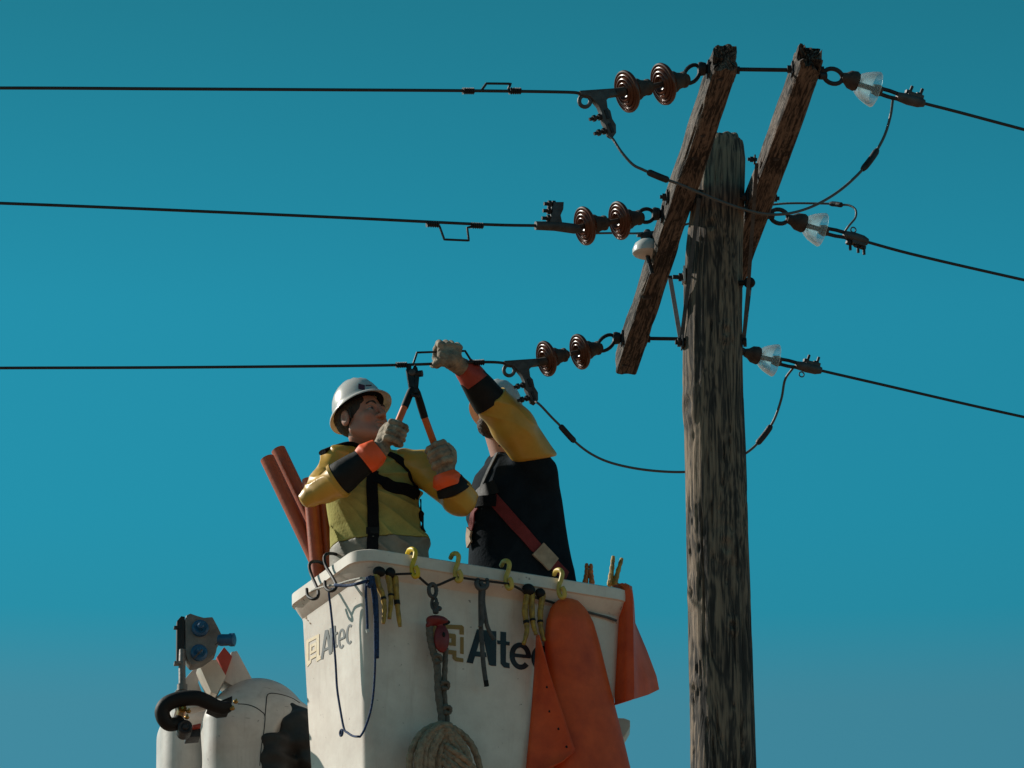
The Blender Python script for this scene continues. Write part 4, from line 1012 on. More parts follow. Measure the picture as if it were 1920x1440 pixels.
# the blanket thrown over the far end of the rim
rb = MB(); G = []
T_ = [(0.0, (1150, 1098), (1166, 1094), (1168, 1096), (1172, 1094)), (0.06, (1156, 1104), (1178, 1098), (1180, 1100), (1184, 1100)), (0.16, (1158, 1124), (1185, 1112), (1186, 1130), (1188, 1130)), (0.3, (1156, 1160), (1186, 1156), (1187, 1165), (1190, 1168)), (0.6, (1155, 1230), (1187, 1224), (1200, 1222), (1212, 1220)), (0.85, (1154, 1290), (1188, 1280), (1214, 1276), (1230, 1268)), (1.0, (1153, 1322), (1188, 1311), (1214, 1303), (1235, 1293))]
endp = bpt(LU + 0.01, 0, zrim)
for i in range(34):
    t = i / 33; row = []
    for j in range(25):
        s = j / 24 * 3; k = min(2, int(s)); fr = s - k
        pts = [[np.interp(t, [q[0] for q in T_], [q[1 + c][d] for q in T_]) for d in (0, 1)] for c in range(4)]
        x = pts[k][0] + (pts[k + 1][0] - pts[k][0]) * fr; y = pts[k][1] + (pts[k + 1][1] - pts[k][1]) * fr
        yb = np.interp(s, [0, 0.6, 1.0, 1.3, 2, 3], [0.02, -0.05, -0.055, 0.03, 0.12, 0.24])
        row.append(P(x, y, endp.y + yb + 0.03 * (1 - min(1, t / 0.1))))
    G.append(row)
rb.sheet(G, 0.006)
props(rb.build("rubber_blanket", M["orange2"], None, origin=G[0][8], smooth=60), "orange rubber blanket folded over the far end of the bucket rim", "rubber blanket", "orange rubber blankets")

# ================================================================== LINE HOSES
def hose(a, b, Ya, Yb, r, label):
    A, B_ = P(*a, Ya), P(*b, Yb); d = (B_ - A).normalized(); e = A + d * 1.25
    u, w_ = frame_of(d); NS = 26; v = []; f = []; off = pi * 0.25
    ring0 = [(cos(t_) * rr2, sin(t_) * rr2) for rr2, seq in ((r, 1), (r * 0.82, -1)) for t_ in [off + (2 * pi - 0.45) * (k if seq > 0 else NS - 1 - k) / (NS - 1) for k in range(NS)]]
    n = len(ring0)
    for i in range(10):
        p = A + (e - A) * (i / 9); v += [p + u * x + w_ * y for x, y in ring0]
    for i in range(9):
        for k in range(n): l = (k + 1) % n; f.append([i * n + k, i * n + l, (i + 1) * n + l, (i + 1) * n + k])
    for base_i, fl_ in ((0, 1), (9 * n, 0)):
        for k in range(NS - 1):
            q = [base_i + k, base_i + k + 1, base_i + 2 * NS - 2 - k, base_i + 2 * NS - 1 - k]; f.append(q[::-1] if fl_ else q)
    mb = MB(); mb.add(v, f)
    # the raised lip along the slit
    lip = [A + (e - A) * (i / 9) + u * (cos(off - 0.1) * r * 1.05) + w_ * (sin(off - 0.1) * r * 1.05) for i in range(10)]
    mb.tube(lip, r * 0.14, 6)
    return props(mb.build("line_hose", M["hose"], None, origin=A, smooth=50), label, "rubber hose", "orange line hoses standing in the bucket")
hose((501, 860), (596, 1058), 1.80, 1.73, 0.0335, "front orange hose of the two that lean far out, the shorter one")
hose((522, 844), (604, 1014), 1.88, 1.80, 0.0340, "taller leaning orange hose tucked behind the shorter leaning one")
hose((580, 899), (594, 1050), 1.70, 1.70, 0.0335, "upright orange hose behind the elbow of the yellow rubber sleeve")
hose((606, 922), (616, 1050), 1.74, 1.73, 0.0310, "orange hose partly covered by the lime vest's side")

# ================================================================== PEOPLE
def basis(f, up):
    f = f.normalized(); r = f.cross(up).normalized(); u = r.cross(f); return Matrix((r, f, u)).transposed()
def head_sdf():
    s = UN(0.03, EL((0, -0.012, 0.035), (0.076, 0.096, 0.084)), EL((0, 0.028, -0.035), (0.061, 0.063, 0.080)))
    s = UN(0.028, s, RC((0.052, 0.0, -0.06), (0.016, 0.077, -0.100), 0.020, 0.021), RC((-0.052, 0.0, -0.06), (-0.016, 0.077, -0.100), 0.020, 0.021))
    s = UN(0.012, s, RC((-0.034, 0.083, 0.020), (0.034, 0.083, 0.020), 0.012, 0.012))
    s = UN(0.02, s, EL((0.040, 0.066, -0.028), (0.022, 0.020, 0.020)), EL((-0.040, 0.066, -0.028), (0.022, 0.020, 0.020)))
    for sg in (-1, 1): s = SUB(s, EL((sg * 0.032, 0.105, -0.002), (0.020, 0.018, 0.012)), 0.012)
    s = UN(0.009, s, RC((0, 0.092, 0.012), (0, 0.114, -0.028), 0.0075, 0.0105), EL((0.013, 0.101, -0.034), (0.010, 0.012, 0.008)), EL((-0.013, 0.101, -0.034), (0.010, 0.012, 0.008)))
    s = UN(0.006, s, EL((0, 0.094, -0.060), (0.025, 0.010, 0.0062)), EL((0, 0.092, -0.072), (0.021, 0.010, 0.0068)))
    s = SUB(s, EL((0, 0.104, -0.0658), (0.024, 0.008, 0.0016)), 0.003)
    for sg in (-1, 1):   # lids and ears
        s = UN(0.004, s, EL((sg * 0.032, 0.080, 0.005), (0.017, 0.012, 0.0045)), EL((sg * 0.032, 0.079, -0.011), (0.015, 0.011, 0.004)))
        ear = SUB(EL((sg * 0.080, -0.014, -0.012), (0.010, 0.021, 0.034)), EL((sg * 0.091, -0.010, -0.010), (0.008, 0.011, 0.018)), 0.006)
        s = UN(0.008, s, ear)
    return s
HEAD = head_sdf()
def glove_sdf(c, axis, palm, wrist, sc, thumb):
    z = axis.normalized(); x = (palm - z * palm.dot(z)).normalized(); y = z.cross(x)
    def L(a, b, c_): return c + (x * a + y * b + z * c_) * sc
    fs = [RC(L(.034, -.018, -.026), L(.034, -.018, .026), .023 * sc, .023 * sc), RC(L(.035, .010, -.030), L(.035, .010, .030), .018 * sc, .018 * sc)]
    palm_ = UN(0.015, *fs)
    for i, h in enumerate((-.036, -.0125, .0115, .035)):
        ln = (0.88, 1.0, 1.03, 0.94)[i]; hh = h + 0.002 * sin(i * 2.3)
        ch = [(.040, .026), (.016, .046), (-.022, .036), (-.034, .004), (-.018, -.020)]
        ch = [(a * (1 + 0.04 * (i % 2)), b * ln) for a, b in ch]; rr_ = [.0150, .0138, .0128, .0120, .0108]
        g_ = UN(0.003, *[RC(L(*ch[k], hh), L(*ch[k + 1], hh * 0.98), rr_[k] * sc, rr_[k + 1] * sc) for k in range(4)])
        palm_ = UN(0.0035, palm_, g_)
    tz = thumb
    t1 = UN(0.004, RC(L(.036, -.030, .022 * tz), L(.012, -.044, .046 * tz), .018 * sc, .016 * sc), RC(L(.012, -.044, .046 * tz), L(-.020, -.034, .050 * tz), .016 * sc, .0125 * sc))
    s = UN(0.008, palm_, t1)
    cz = L(.034, -.03, 0)
    s = UN(0.02, s, RC(cz, wrist, .033 * sc, .036 * sc))
    return DIS(s, lambda p: (0.0010 * np.sin(p[:, 0] * 190 + 3 * np.sin(p[:, 2] * 90)) * np.sin(p[:, 2] * 150 + 2 * np.sin(p[:, 1] * 110)) + 0.0012 * vn(p * 75, 31)).astype(np.float32)), L
def cuff(pts, rs, name, m, parent, wob=0.0, seed=0, lip=True):
    """an open-ended rubber cuff with wall thickness"""
    pts = [Vector(p) for p in pts]; P3 = cat(pts, 5); ts = np.linspace(0, 1, len(P3)); rr_ = list(np.interp(ts, np.linspace(0, 1, len(rs)), rs))
    loop = P3 + [P3[-1]] + P3[::-1]
    r2 = rr_ + [rr_[-1] - 0.003] + [max(0.008, q - 0.006) for q in rr_[::-1]]
    mb = MB(); n = 26; t0 = (P3[-1] - P3[0]).normalized(); a, b = frame_of(t0); v = []; f = []
    for i, (p, r) in enumerate(zip(loop, r2)):
        for k in range(n):
            th_ = 2 * pi * k / n; q = r * (1 + wob * sin(3 * th_ + seed) * 0.6 + wob * 0.4 * sin(5 * th_ + seed * 2 + i * 0.5)); v.append(p + a * (cos(th_) * q) + b * (sin(th_) * q))
    for i in range(len(loop) - 1):
        for k in range(n): l = (k + 1) % n; f.append([i * n + k, i * n + l, (i + 1) * n + l, (i + 1) * n + k])
    mb.add(v, f); return mb.build(name, m, parent, smooth=60)
def hat(parent, Mx, m, tilt, brim_m=None):
    """full-brim hard hat in head coordinates"""
    A, B_ = 0.108, 0.128; n = 56; v = []; f = []
    prof = [(0.02, 0.146), (0.2, 0.1435), (0.4, 0.136), (0.58, 0.122), (0.74, 0.101), (0.86, 0.076), (0.945, 0.046), (0.985, 0.02), (1.0, 0.004), (1.03, -0.002)]
    R = Matrix.Rotation(tilt, 4, "X")
    def pt(r, z, k):
        th_ = 2 * pi * k / n; x, y = A * r * sin(th_), B_ * r * cos(th_)
        zz_ = z + 0.006 * max(0, 1 - (abs(x) / 0.014) ** 2) * (1 if r < 0.85 else 0) + 0.004 * max(0, 1 - ((abs(x) - 0.04) / 0.01) ** 2) * (1 if 0.2 < r < 0.8 else 0)
        return Mx @ (R @ Vector((x, y - 0.008, zz_)) + Vector((0, 0, 0.050)))
    for (r, z) in prof: v += [pt(r, z, k) for k in range(n)]
    m_ = len(prof)
    inner = [(1.0, -0.004), (0.975, 0.004), (0.93, 0.046), (0.84, 0.074), (0.72, 0.097), (0.4, 0.130), (0.05, 0.140)]
    for (r, z) in inner: v += [pt(r, z, k) for k in range(n)]
    tot = m_ + len(inner)
    for i in range(tot - 1):
        for k in range(n): l = (k + 1) % n; f.append([i * n + k, i * n + l, (i + 1) * n + l, (i + 1) * n + k])
    f.append([k for k in range(n)][::-1]); f.append([(tot - 1) * n + k for k in range(n)])
    mb = MB(); mb.add(v, f); h = mb.build("hard_hat", m, parent, smooth=60)
    v = []; f = []; mbp = [(1.005, 0.003), (1.06, -0.001), (1.13, -0.009), (1.20, -0.021), (1.215, -0.026), (1.21, -0.030), (1.19, -0.027), (1.12, -0.015), (1.05, -0.006), (1.0, -0.003)]
    for (r, z) in mbp:
        for k in range(n):
            th_ = 2 * pi * k / n; ext = 1 + 0.05 * max(0, cos(th_)) * (r - 1) / 0.25
            v.append(pt(r * ext, z + 0.006 * (r - 1) / 0.25 * abs(sin(th_)), k))
    L_ = len(mbp)
    for i in range(L_):
        j = (i + 1) % L_
        for k in range(n): l = (k + 1) % n; f.append([i * n + k, i * n + l, j * n + l, j * n + k])
    mb = MB(); mb.add(v, f); mb.build("brim", brim_m or m, h, smooth=60)
    v = []; f = []; sp_ = [(0.985, -0.006), (0.965, 0.022), (0.78, 0.020), (0.80, -0.008)]  # headband ring, widened so its black also stands for shade in the gap
    for (r, z) in sp_: v += [pt(r, z, k) for k in range(n)]
    for i in range(4):
        for k in range(n): l = (k + 1) % n; j = (i + 1) % 4; f.append([i * n + k, i * n + l, j * n + l, j * n + k])
    mb = MB(); mb.add(v, f); mb.build("headband_shade", M["web"], h, smooth=60)
    return h
def eyes(parent, Mx):
    for sg in (-1, 1):
        mb = MB(); X, Y_, Z_ = [Mx.to_3x3() @ Vector(q) for q in ((1, 0, 0), (0, 1, 0), (0, 0, 1))]
        mb.ball(Mx @ Vector((sg * 0.032, 0.0800, -0.003)), X * 0.0125, Y_ * 0.0125, Z_ * 0.0125); e = mb.build("eye", M["eye"], parent)
        mb = MB(); mb.ball(Mx @ Vector((sg * 0.032 + 0.002, 0.0890, -0.002)), X * 0.0068, Y_ * 0.0042, Z_ * 0.0068); mb.build("iris", M["iris"], e)
        mb = MB(); pts = [Mx @ Vector((sg * a, b, c_)) for a, b, c_ in ((0.014, 0.0955, 0.021), (0.028, 0.0955, 0.027), (0.043, 0.087, 0.024), (0.052, 0.077, 0.018))]
        mb.tube(cat(pts, 5), [0.0025 + 0.0022 * sin(pi * i / 15) for i in range(16)], 8); mb.build("eyebrow", M["hair"], parent)
def folds(axis_fn, amp): return lambda p: (amp * axis_fn(p)).astype(np.float32)

# ---------------------------------------------------------------- worker with the cutters (lime vest)
hipsA = P(715, 1092, 1.60); neckA = P(690, 850, 1.58)
floorA = Vector((hipsA.x, hipsA.y, zrim - hz + 0.03))
pA = root("person", floorA, "person in a lime vest and white hard hat, working long-handled cutters with both gloves", "person")
upA = (neckA - hipsA).normalized(); faceA = Vector((0.30, -1, 0)).normalized()
BA = basis(faceA - upA * faceA.dot(upA), upA); TA = Matrix.Translation(hipsA) @ BA.to_4x4()     # x = his right (picture left)
rsA, lsA = P(632, 880, 1.48), P(785, 880, 1.60)
reA, rwA = P(600, 924, 1.26), P(704, 852, 1.14)
leA, lwA = P(864, 938, 1.42), P(838, 893, 1.31)
rhA, lhA = P(742, 815, 1.135), P(823, 855, 1.30)
fA = Vector((sin(radians(48)), -cos(radians(48)), 0)); fA = (fA * cos(radians(12)) + Vector((0, 0, 1)) * sin(radians(12)))
roll = Vector((0.02, 0, 1))
HB = basis(fA, roll); hcA = P(678, 787, 1.50); HA = Matrix.Translation(hcA) @ HB.to_4x4(); KA = 1.17
fH = Vector((sin(radians(52)), -cos(radians(52)), 0)) * cos(radians(17)) + Vector((0, 0, 1)) * sin(radians(17))
HAT = Matrix.Translation(P(679, 781, 1.50)) @ basis(fH, roll).to_4x4()
Lz = (neckA - hipsA).length
torsoP = [(-0.20, 0, 0, .185, .135), (0.0, 0, 0, .195, .145), (.14, 0, 0, .195, .14), (.25, 0, 0, .188, .135), (.38, 0, 0, .195, .14), (.48, 0, -.005, .195, .125), (Lz - 0.045, 0, -.012, .14, .095), (Lz, 0, -.01, .07, .07)]
def legs(h, fl, B):
    s_ = []
    for sg in (-1, 1):
        hp = h + B @ Vector((sg * 0.09, 0, -0.08)); kn = Vector((hp.x, hp.y, fl.z + 0.48)) + B @ Vector((sg * 0.02, 0.03, 0)); an = Vector((hp.x, hp.y, fl.z + 0.09)) + B @ Vector((sg * 0.03, 0, 0))
        s_ += [RC(hp, kn, 0.088, 0.062), RC(kn, an, 0.060, 0.042), RC(an, an + B @ Vector((0, 0.15, -0.05)), 0.045, 0.034)]
    return UN(0.03, *s_)
LEGA = legs(hipsA, floorA, BA)
bodyA = UN(0.05, XF(LOFT(torsoP), TA), RC(rsA, reA, .058, .034), RC(reA, rwA, .034, .034), RC(lsA, leA, .062, .052), RC(leA, lwA, .050, .034), LEGA)
neck = RC(hcA + HB @ Vector((0, -0.028, -0.075)), neckA + Vector((0, 0, -0.03)), 0.050, 0.060)
neck = UN(0.012, neck, RC(hcA + HB @ Vector((-.060, -0.024, -0.07)), neckA + Vector((0, -0.055, -0.015)), 0.018, 0.014))
gA, LA1 = glove_sdf(rhA, (P(757, 770, 1.135) - rhA), Vector((-1, -0.35, -0.1)), rwA + (rhA - rwA) * 0.25, 1.05, 1)
gB, LB1 = glove_sdf(lhA, (lhA - P(800, 800, 1.29)), Vector((1, -0.25, 0)), lwA + (lhA - lwA) * 0.15, 1.12, -1)
handA = UN(0.01, GROW(gA, -0.006), GROW(gB, -0.006))
whole = UN(0.012, UN(0.035, bodyA, neck), XFS(HEAD, HA, KA))
whole = UN(0.02, whole, handA)
sdf("body", whole, [floorA, hcA + Vector((0, 0, .12)), reA, leA, rhA, hipsA + Vector((0.2, 0.2, 0)), hipsA - Vector((0.2, 0.2, 0))], 0.12, 0.0042, M["skin"], pA)
eyes(pA, HA @ Matrix.Scale(KA, 4))
hairf = SUB(EL((0, -0.018, 0.030), (0.083, 0.100, 0.090)), EL((0, 0.098, -0.062), (0.080, 0.104, 0.120)), 0.006)
hairf = UN(0.006, hairf, RC((0.0765, 0.014, 0.012), (0.0775, 0.010, -0.022), 0.007, 0.004), RC((-0.0765, 0.014, 0.012), (-0.0775, 0.010, -0.022), 0.007, 0.004))
hairf = CUT(hairf, (0, 0, -0.072), (0, 0.5, -1), 0.01)
hairf = SUB(hairf, UN(0.0, EL((0.085, -0.008, -0.014), (0.02, 0.020, 0.036)), EL((-0.085, -0.008, -0.014), (0.02, 0.020, 0.036))), 0.004)
hairf = DIS(hairf, lambda p: (0.002 * vn(p * np.array([150, 150, 40]), 3)).astype(np.float32))
sdf("hair", XFS(hairf, HA, KA), [hcA], 0.18, 0.0035, M["hair"], pA)
hA = hat(pA, HAT, M["hat"], radians(8))
bvA = bvh_of(hA)
def sticker(cx, cy, w_, h_, m, name, parent, bv, sk=0.0, n=6):
    G = []
    for i in range(n):
        row = []
        for j in range(n):
            x = cx + (i / (n - 1) - .5) * w_; y = cy + (j / (n - 1) - .5) * h_ + sk * (x - cx); d = ray(x, y).normalized(); hit, nr, _, ds = bv.ray_cast(CAM, d)
            if hit is None: return None
            if nr.dot(d) > 0: nr = -nr
            row.append(hit + nr * 0.0012)
        G.append(row)
    mb = MB(); mb.sheet(G, 0.001); return mb.build(name, m, parent, smooth=60)
sticker(678, 726, 12, 10, M["sticker"], "sticker", hA, bvA, 0.25)
sticker(691, 723, 11, 2.2, M["sticker"], "sticker", hA, bvA, 0.0)
sticker(627.5, 757, 7, 18, M["greymark"], "emblem", hA, bvA, 0.0)
# vest: the torso with drag folds running from the raised sleeve, and a flared hem
vestP = [(z, cx_, cy_, a + 0.017, b + 0.018) for z, cx_, cy_, a, b in torsoP]
vestP[1] = (0.0, 0, 0, .232, .165); vestP[0] = (-.2, 0, 0, .236, .165); vestP[2] = (.14, 0, 0, .222, .162)
iT = np.array(TA.inverted())
def loc(p, iM): return p @ iM[:3, :3].T + iM[:3, 3]
def foldA(p):
    q = loc(p, iT); dx = q[:, 0] - 0.20; dz = q[:, 2] - 0.46; an = np.arctan2(-dz, -dx + 0.02); r = np.hypot(dx, dz)
    g1 = an * 14.0 + 3.0 * r + 0.9 * vn(q * 6, 5)
    a = (1 - np.abs(np.sin(g1))) ** 1.6 * np.clip(r * 3.0 - 0.25, 0, 1) * np.clip(1.5 - r * 1.6, 0.15, 1) * np.clip((q[:, 1] + 0.05) * 20, 0, 1)
    b = (1 - np.abs(np.sin(q[:, 2] * 19 + 1.7 * np.sin(q[:, 0] * 7 + 1) + 0.8 * vn(q * 6, 6)))) ** 1.5 * np.clip(1 - np.abs(q[:, 2] - 0.16) / 0.14, 0, 1) * np.clip(0.8 - q[:, 0] * 4, 0.1, 1)
    return (-0.022 * a - 0.016 * b + 0.006 * vn(q * 6, 8)).astype(np.float32)
vest_f = XF(LOFT(vestP, 2.2), TA); sh = UN(0.05, RC(rsA, rsA + (neckA - rsA) * 0.45, .062, .055), RC(lsA, lsA + (neckA - lsA) * 0.45, .062, .055))
vest_f = DIS(UN(0.04, vest_f, sh), foldA)
zb = hipsA + upA * 0.17
openneck = RC(neckA + Vector((0.02, -0.05, 0.03)), neckA + Vector((0.02, -0.12, -0.06)), 0.062, 0.02)
vv_ = SUB(CUT(vest_f, zb, -upA), openneck, 0.01)
vestA = sdf("vest", vv_, [hipsA + upA * 0.15, neckA, rsA, lsA], 0.18, 0.0048, M["vest"], pA)
band_f = CUT(CUT(GROW(vest_f, 0.0012), zb - upA * 0.002, upA), hipsA - upA * 0.1, -upA)
bandA = sdf("reflective_band", band_f, [hipsA + upA * 0.18, hipsA - upA * 0.12], 0.26, 0.006, M["band"], pA)
sdf("trousers", GROW(CUT(UN(0.03, XF(LOFT([(z, a, b, c_ + .004, d + .004) for z, a, b, c_, d in torsoP]), TA), LEGA), hipsA - upA * 0.08, upA), 0.008), [floorA, hipsA], 0.30, 0.012, M["trouser"], pA)
# yellow rubber sleeves
def wr(p, s, a=0.0085): return (-a * (1 - np.abs(np.sin(p[:, 2] * 36 + p[:, 0] * 14 + 2.6 * vn(p * 7, s)))) ** 2 * np.clip(vn(p * 5, s + 1) * 1.6 + 0.4, 0, 1) + 0.004 * vn(p * 11, s + 2)).astype(np.float32)
fslR = UN(0.022, RC(P(654, 866, 1.48), P(634, 872, 1.43), .070, .080), RC(P(634, 872, 1.43), P(583, 930, 1.27), .080, .046), CUT(RC(P(585, 930, 1.265), P(640, 899, 1.195), .046, .078), P(636, 898, 1.197), (rwA - reA), 0.004), RC(P(612, 905, 1.33), P(612, 918, 1.25), .07, .06))
fslR = SUB(fslR, RC(P(606, 886, 1.24), P(622, 872, 1.26), 0.010, 0.006), 0.02)
slR = sdf("rubber_sleeve", DIS(fslR, lambda p: wr(p, 51)), [P(648, 866, 1.47), P(598, 920, 1.26), P(634, 902, 1.20)], 0.12, 0.0045, M["sleeve"], pA)
cuff([P(632, 901, 1.205), P(648, 890, 1.18), P(672, 872, 1.165), P(690, 860, 1.15)], [0.078, 0.074, 0.064, 0.056], "rubber_cuff", M["blackrub"], pA, 0.02)
cuff([P(631, 901.5, 1.205), P(636, 898, 1.20)], [0.081, 0.081], "sleeve_rim", M["sleeve"], pA, 0.02)
cuff([P(682, 866, 1.155), P(692, 858, 1.150), P(702, 850, 1.145), P(712, 842, 1.14)], [0.062, 0.069, 0.063, 0.050], "glove_cuff", M["cuff"], pA, 0.07, 1)
fslL = UN(0.03, RC(P(758, 868, 1.59), P(796, 880, 1.57), .070, .082), RC(P(796, 880, 1.57), P(862, 936, 1.42), .082, .070), CUT(RC(P(862, 936, 1.42), P(850, 916, 1.36), .070, .070), P(849, 914, 1.36), (lwA - leA), 0.004))
slL = sdf("rubber_sleeve", DIS(fslL, lambda p: wr(p, 61)), [P(758, 868, 1.6), P(862, 936, 1.42), P(850, 918, 1.36)], 0.13, 0.0045, M["sleeve"], pA)
cuff([P(851, 921, 1.365), P(847, 912, 1.35), P(842, 900, 1.335)], [0.078, 0.073, 0.062], "rubber_cuff", M["blackrub"], pA, 0.02, 2)
cuff([P(843, 913, 1.33), P(839, 904, 1.325), P(837, 895, 1.318), P(834, 886, 1.312)], [0.056, 0.067, 0.064, 0.050], "glove_cuff", M["cuff"], pA, 0.06, 3)
sdf("work_glove", gA, [rhA, rwA], 0.10, 0.003, M["glove"], pA); sdf("work_glove", gB, [lhA, lwA], 0.10, 0.003, M["glove"], pA)
# harness
bT = bvh_of(vestA, bandA)
drape(bT, [(699, 884), (697, 910), (699, 950), (700, 990), (699, 1022), (698, 1045)], 0.052, 0.005, "harness_strap", M["web"], pA)
drape(bT, [(700, 898), (720, 905), (738, 915), (758, 916), (778, 926)], 0.055, 0.006, "harness_strap", M["web"], pA, 0.006)
drape(bT, [(728, 852), (748, 862), (764, 880), (776, 906), (782, 932)], 0.034, 0.005, "harness_strap", M["web"], pA)
drape(bT, [(668, 852), (690, 868), (700, 888)], 0.036, 0.005, "harness_strap", M["web"], pA)
drape(bT, [(786, 935), (788, 965), (792, 995)], 0.030, 0.005, "harness_strap", M["web"], pA)
mb = MB(); pp = [P(604, 848, 1.38), P(628, 839, 1.42), P(652, 833, 1.46), P(670, 838, 1.48)]; mb.tube(cat(pp, 5), 0.028, 10, flat=0.42); mb.build("shoulder_pad", M["web"], pA)
mb = MB(); c = P(699, 996, 1.60); hit = bT.ray_cast(CAM, ray(699, 996).normalized())[0]; mb.box(hit + Vector((0, -0.010, 0)), Vector((0.03, 0, 0)), Vector((0, 0.005, 0)), Vector((0, 0, 0.016))); mb.build("buckle", M["blackrub"], pA, bevel=0.003)

# ---------------------------------------------------------------- the cutters
bc = root("bolt_cutter", P(772, 735, 1.24), "long-handled bolt cutter with orange grips biting the lowest line", "bolt cutter")
Yw = f3(772, 685).y
def jaw(pts, name, th, m="tool"): mb = MB(); mb.prism([P(x, y, Yw - 0.02 + max(0, (690 - y)) * 0) for x, y in pts], Vector((0.2, -1, 0)), th); return mb.build(name, M[m], bc, smooth=30, bevel=0.003)
jaw([(765, 682), (771, 683), (771, 694), (776, 706), (777, 738), (768, 736), (763, 706), (761, 694)], "jaw", 0.020)
jaw([(772, 694), (777, 684), (782, 690), (786, 706), (783, 738), (776, 738), (777, 704)], "jaw", 0.018)
mb = MB(); mb.ball(P(773, 698, Yw - 0.032), Vector((.017, 0, 0)), Vector((0, .010, 0)), Vector((0, 0, .017))); mb.build("pivot_bolt", M["galv"], bc)
mb = MB(); mb.lathe([(-0.02, .016), (0.02, .016)], P(784, 701, Yw - 0.02), Vector((1, -0.3, 0)), 8); mb.build("adjuster", M["tool"], bc)
for (a, b, c_, d, Yb) in (((773, 727), (763, 752), (758, 764), (732, 826), rhA.y), ((779, 727), (789, 760), (796, 783), (829, 872), lhA.y)):
    Ys = lambda y: Yw - 0.02 + (Yb - Yw + 0.02) * (y - 727) / (820 - 727)
    mb = MB(); q = [P(x, y, Ys(y)) for x, y in (a, b, c_)]; mb.tube([q[0], q[0] + (q[1] - q[0]) * .3, q[1], q[2]], [0.012, 0.017, 0.018, 0.0175], 10); mb.build("handle_arm", M["blackrub"], bc)
    mb = MB(); mb.tube([P(*c_, Ys(c_[1])), P(*d, Ys(d[1]))], 0.0160, 12); mb.build("handle", M["grip"], bc)
mb = MB(); mb.tube([P(771, 741, Yw - .05), P(786, 743, Yw - .05)], 0.008, 8); mb.build("stop", M["tool"], bc)

# ---------------------------------------------------------------- worker reaching for the line (navy shirt)
hipsB = P(985, 1100, 1.93); neckB = P(955, 845, 1.80)
floorB = Vector((hipsB.x, hipsB.y, zrim - hz + 0.03))
pB = root("person", floorB, "person in a navy shirt seen from behind one raised arm, gripping the lowest line", "person")
upB = (neckB - hipsB).normalized(); faceB = Vector((-0.93, -0.36, 0)).normalized()
BB = basis(faceB - upB * faceB.dot(upB), upB); TB = Matrix.Translation(hipsB) @ BB.to_4x4()     # x = his right (away from us), y = picture left
Lb = (neckB - hipsB).length
shB = P(1000, 868, 1.66); elB = P(935, 778, 1.48); wrB = P(880, 700, 1.35); haB = P(838, 668, f3(838, 680).y)
sh2 = P(945, 880, 2.0); el2 = P(925, 930, 2.12); wr2 = P(905, 990, 1.95)
tB = [(-.2, 0, 0, .17, .215), (0, 0, .005, .175, .228), (.12, 0, .012, .175, .224), (.25, 0, .008, .175, .208), (.38, 0, .0, .18, .198), (.46, 0, -.008, .18, .185), (.54, 0, -.012, .165, .155), (Lb - .02, 0, -.02, .09, .085), (Lb + .02, 0, -.02, .06, .06)]
LEGB = legs(hipsB, floorB, BB)
bodyB = UN(0.05, XF(LOFT([(z, a, b, c_ - .016, d - .016) for z, a, b, c_, d in tB]), TB), RC(shB, elB, .066, .054), RC(elB, wrB, .052, .036), RC(sh2, el2, .066, .054), RC(el2, wr2, .05, .036), LEGB)
fB = Vector((-0.36, -0.93, 0)).normalized(); fB = fB * cos(radians(20)) + Vector((0, 0, 1)) * sin(radians(20))
HBb = basis(fB, Vector((0.0, 0, 1))); hcB = P(932, 782, 1.80); HBm = Matrix.Translation(hcB) @ HBb.to_4x4()
neckb = RC(hcB + HBb @ Vector((0, -0.02, -0.06)), neckB + Vector((-0.01, 0, -0.04)), 0.062, 0.07)
gC, LC1 = glove_sdf(haB, Vector((-1, -0.3, 0)), Vector((0.25, -1, 0.05)), P(868, 690, 1.34), 1.18, 1)
wholeB = UN(0.02, UN(0.035, bodyB, neckb), XF(HEAD, HBm)); wholeB = UN(0.02, wholeB, GROW(gC, -0.006))
sdf("body", wholeB, [floorB, hcB + Vector((0, 0, .12)), shB, elB, haB, el2, hipsB + Vector((0.2, 0.2, 0)), hipsB - Vector((0.2, 0.2, 0))], 0.12, 0.0046, M["skin"], pB)
eyes(pB, HBm)
sdf("hair", XF(hairf, HBm), [hcB], 0.16, 0.004, M["hair"], pB)
bd = CUT(GROW(UN(0.028, EL((0, 0.03, -0.05), (0.062, 0.064, 0.078)), RC((0.052, 0.0, -0.06), (0.018, 0.075, -0.102), 0.021, 0.021), RC((-0.052, 0.0, -0.06), (-0.018, 0.075, -0.102), 0.021, 0.021)), 0.008), (0, 0, -0.045), (0, 0.25, 1), 0.01)
bd = SUB(bd, EL((0, 0.11, -0.066), (0.026, 0.03, 0.012)), 0.006)
sdf("beard", XF(DIS(bd, lambda p: (0.003 * vn(p * 110, 4)).astype(np.float32)), HBm), [hcB], 0.16, 0.004, M["beard"], pB)
hat(pB, HBm, M["hat"], radians(2), M["warm_lit_brim"])
iTB = np.array(TB.inverted())
def foldB(p):
    q = loc(p, iTB)
    g1 = q[:, 2] * 9 + q[:, 1] * 13 + 1.2 * vn(q * 5, 15)
    a = (1 - np.abs(np.sin(g1))) ** 1.5 * np.clip(q[:, 1] * 5 + 0.4, 0.15, 1)
    return (-0.013 * a + 0.007 * vn(q * 6, 18)).astype(np.float32)
shf = UN(0.05, XF(LOFT([(z, a, b, c_ + .012, d + .012) for z, a, b, c_, d in tB[:-1]]), TB), RC(P(1004, 888, 1.73), shB + (elB - shB) * 0.16, .100, .082), RC(sh2, el2, .085, .075))
shf = DIS(CUT(shf, hipsB - upB * 0.06, -upB), foldB)
shirtB = sdf("shirt", shf, [hipsB - upB * 0.06, neckB, shB, el2, P(1060, 930, 1.85)], 0.20, 0.005, M["shirt"], pB)
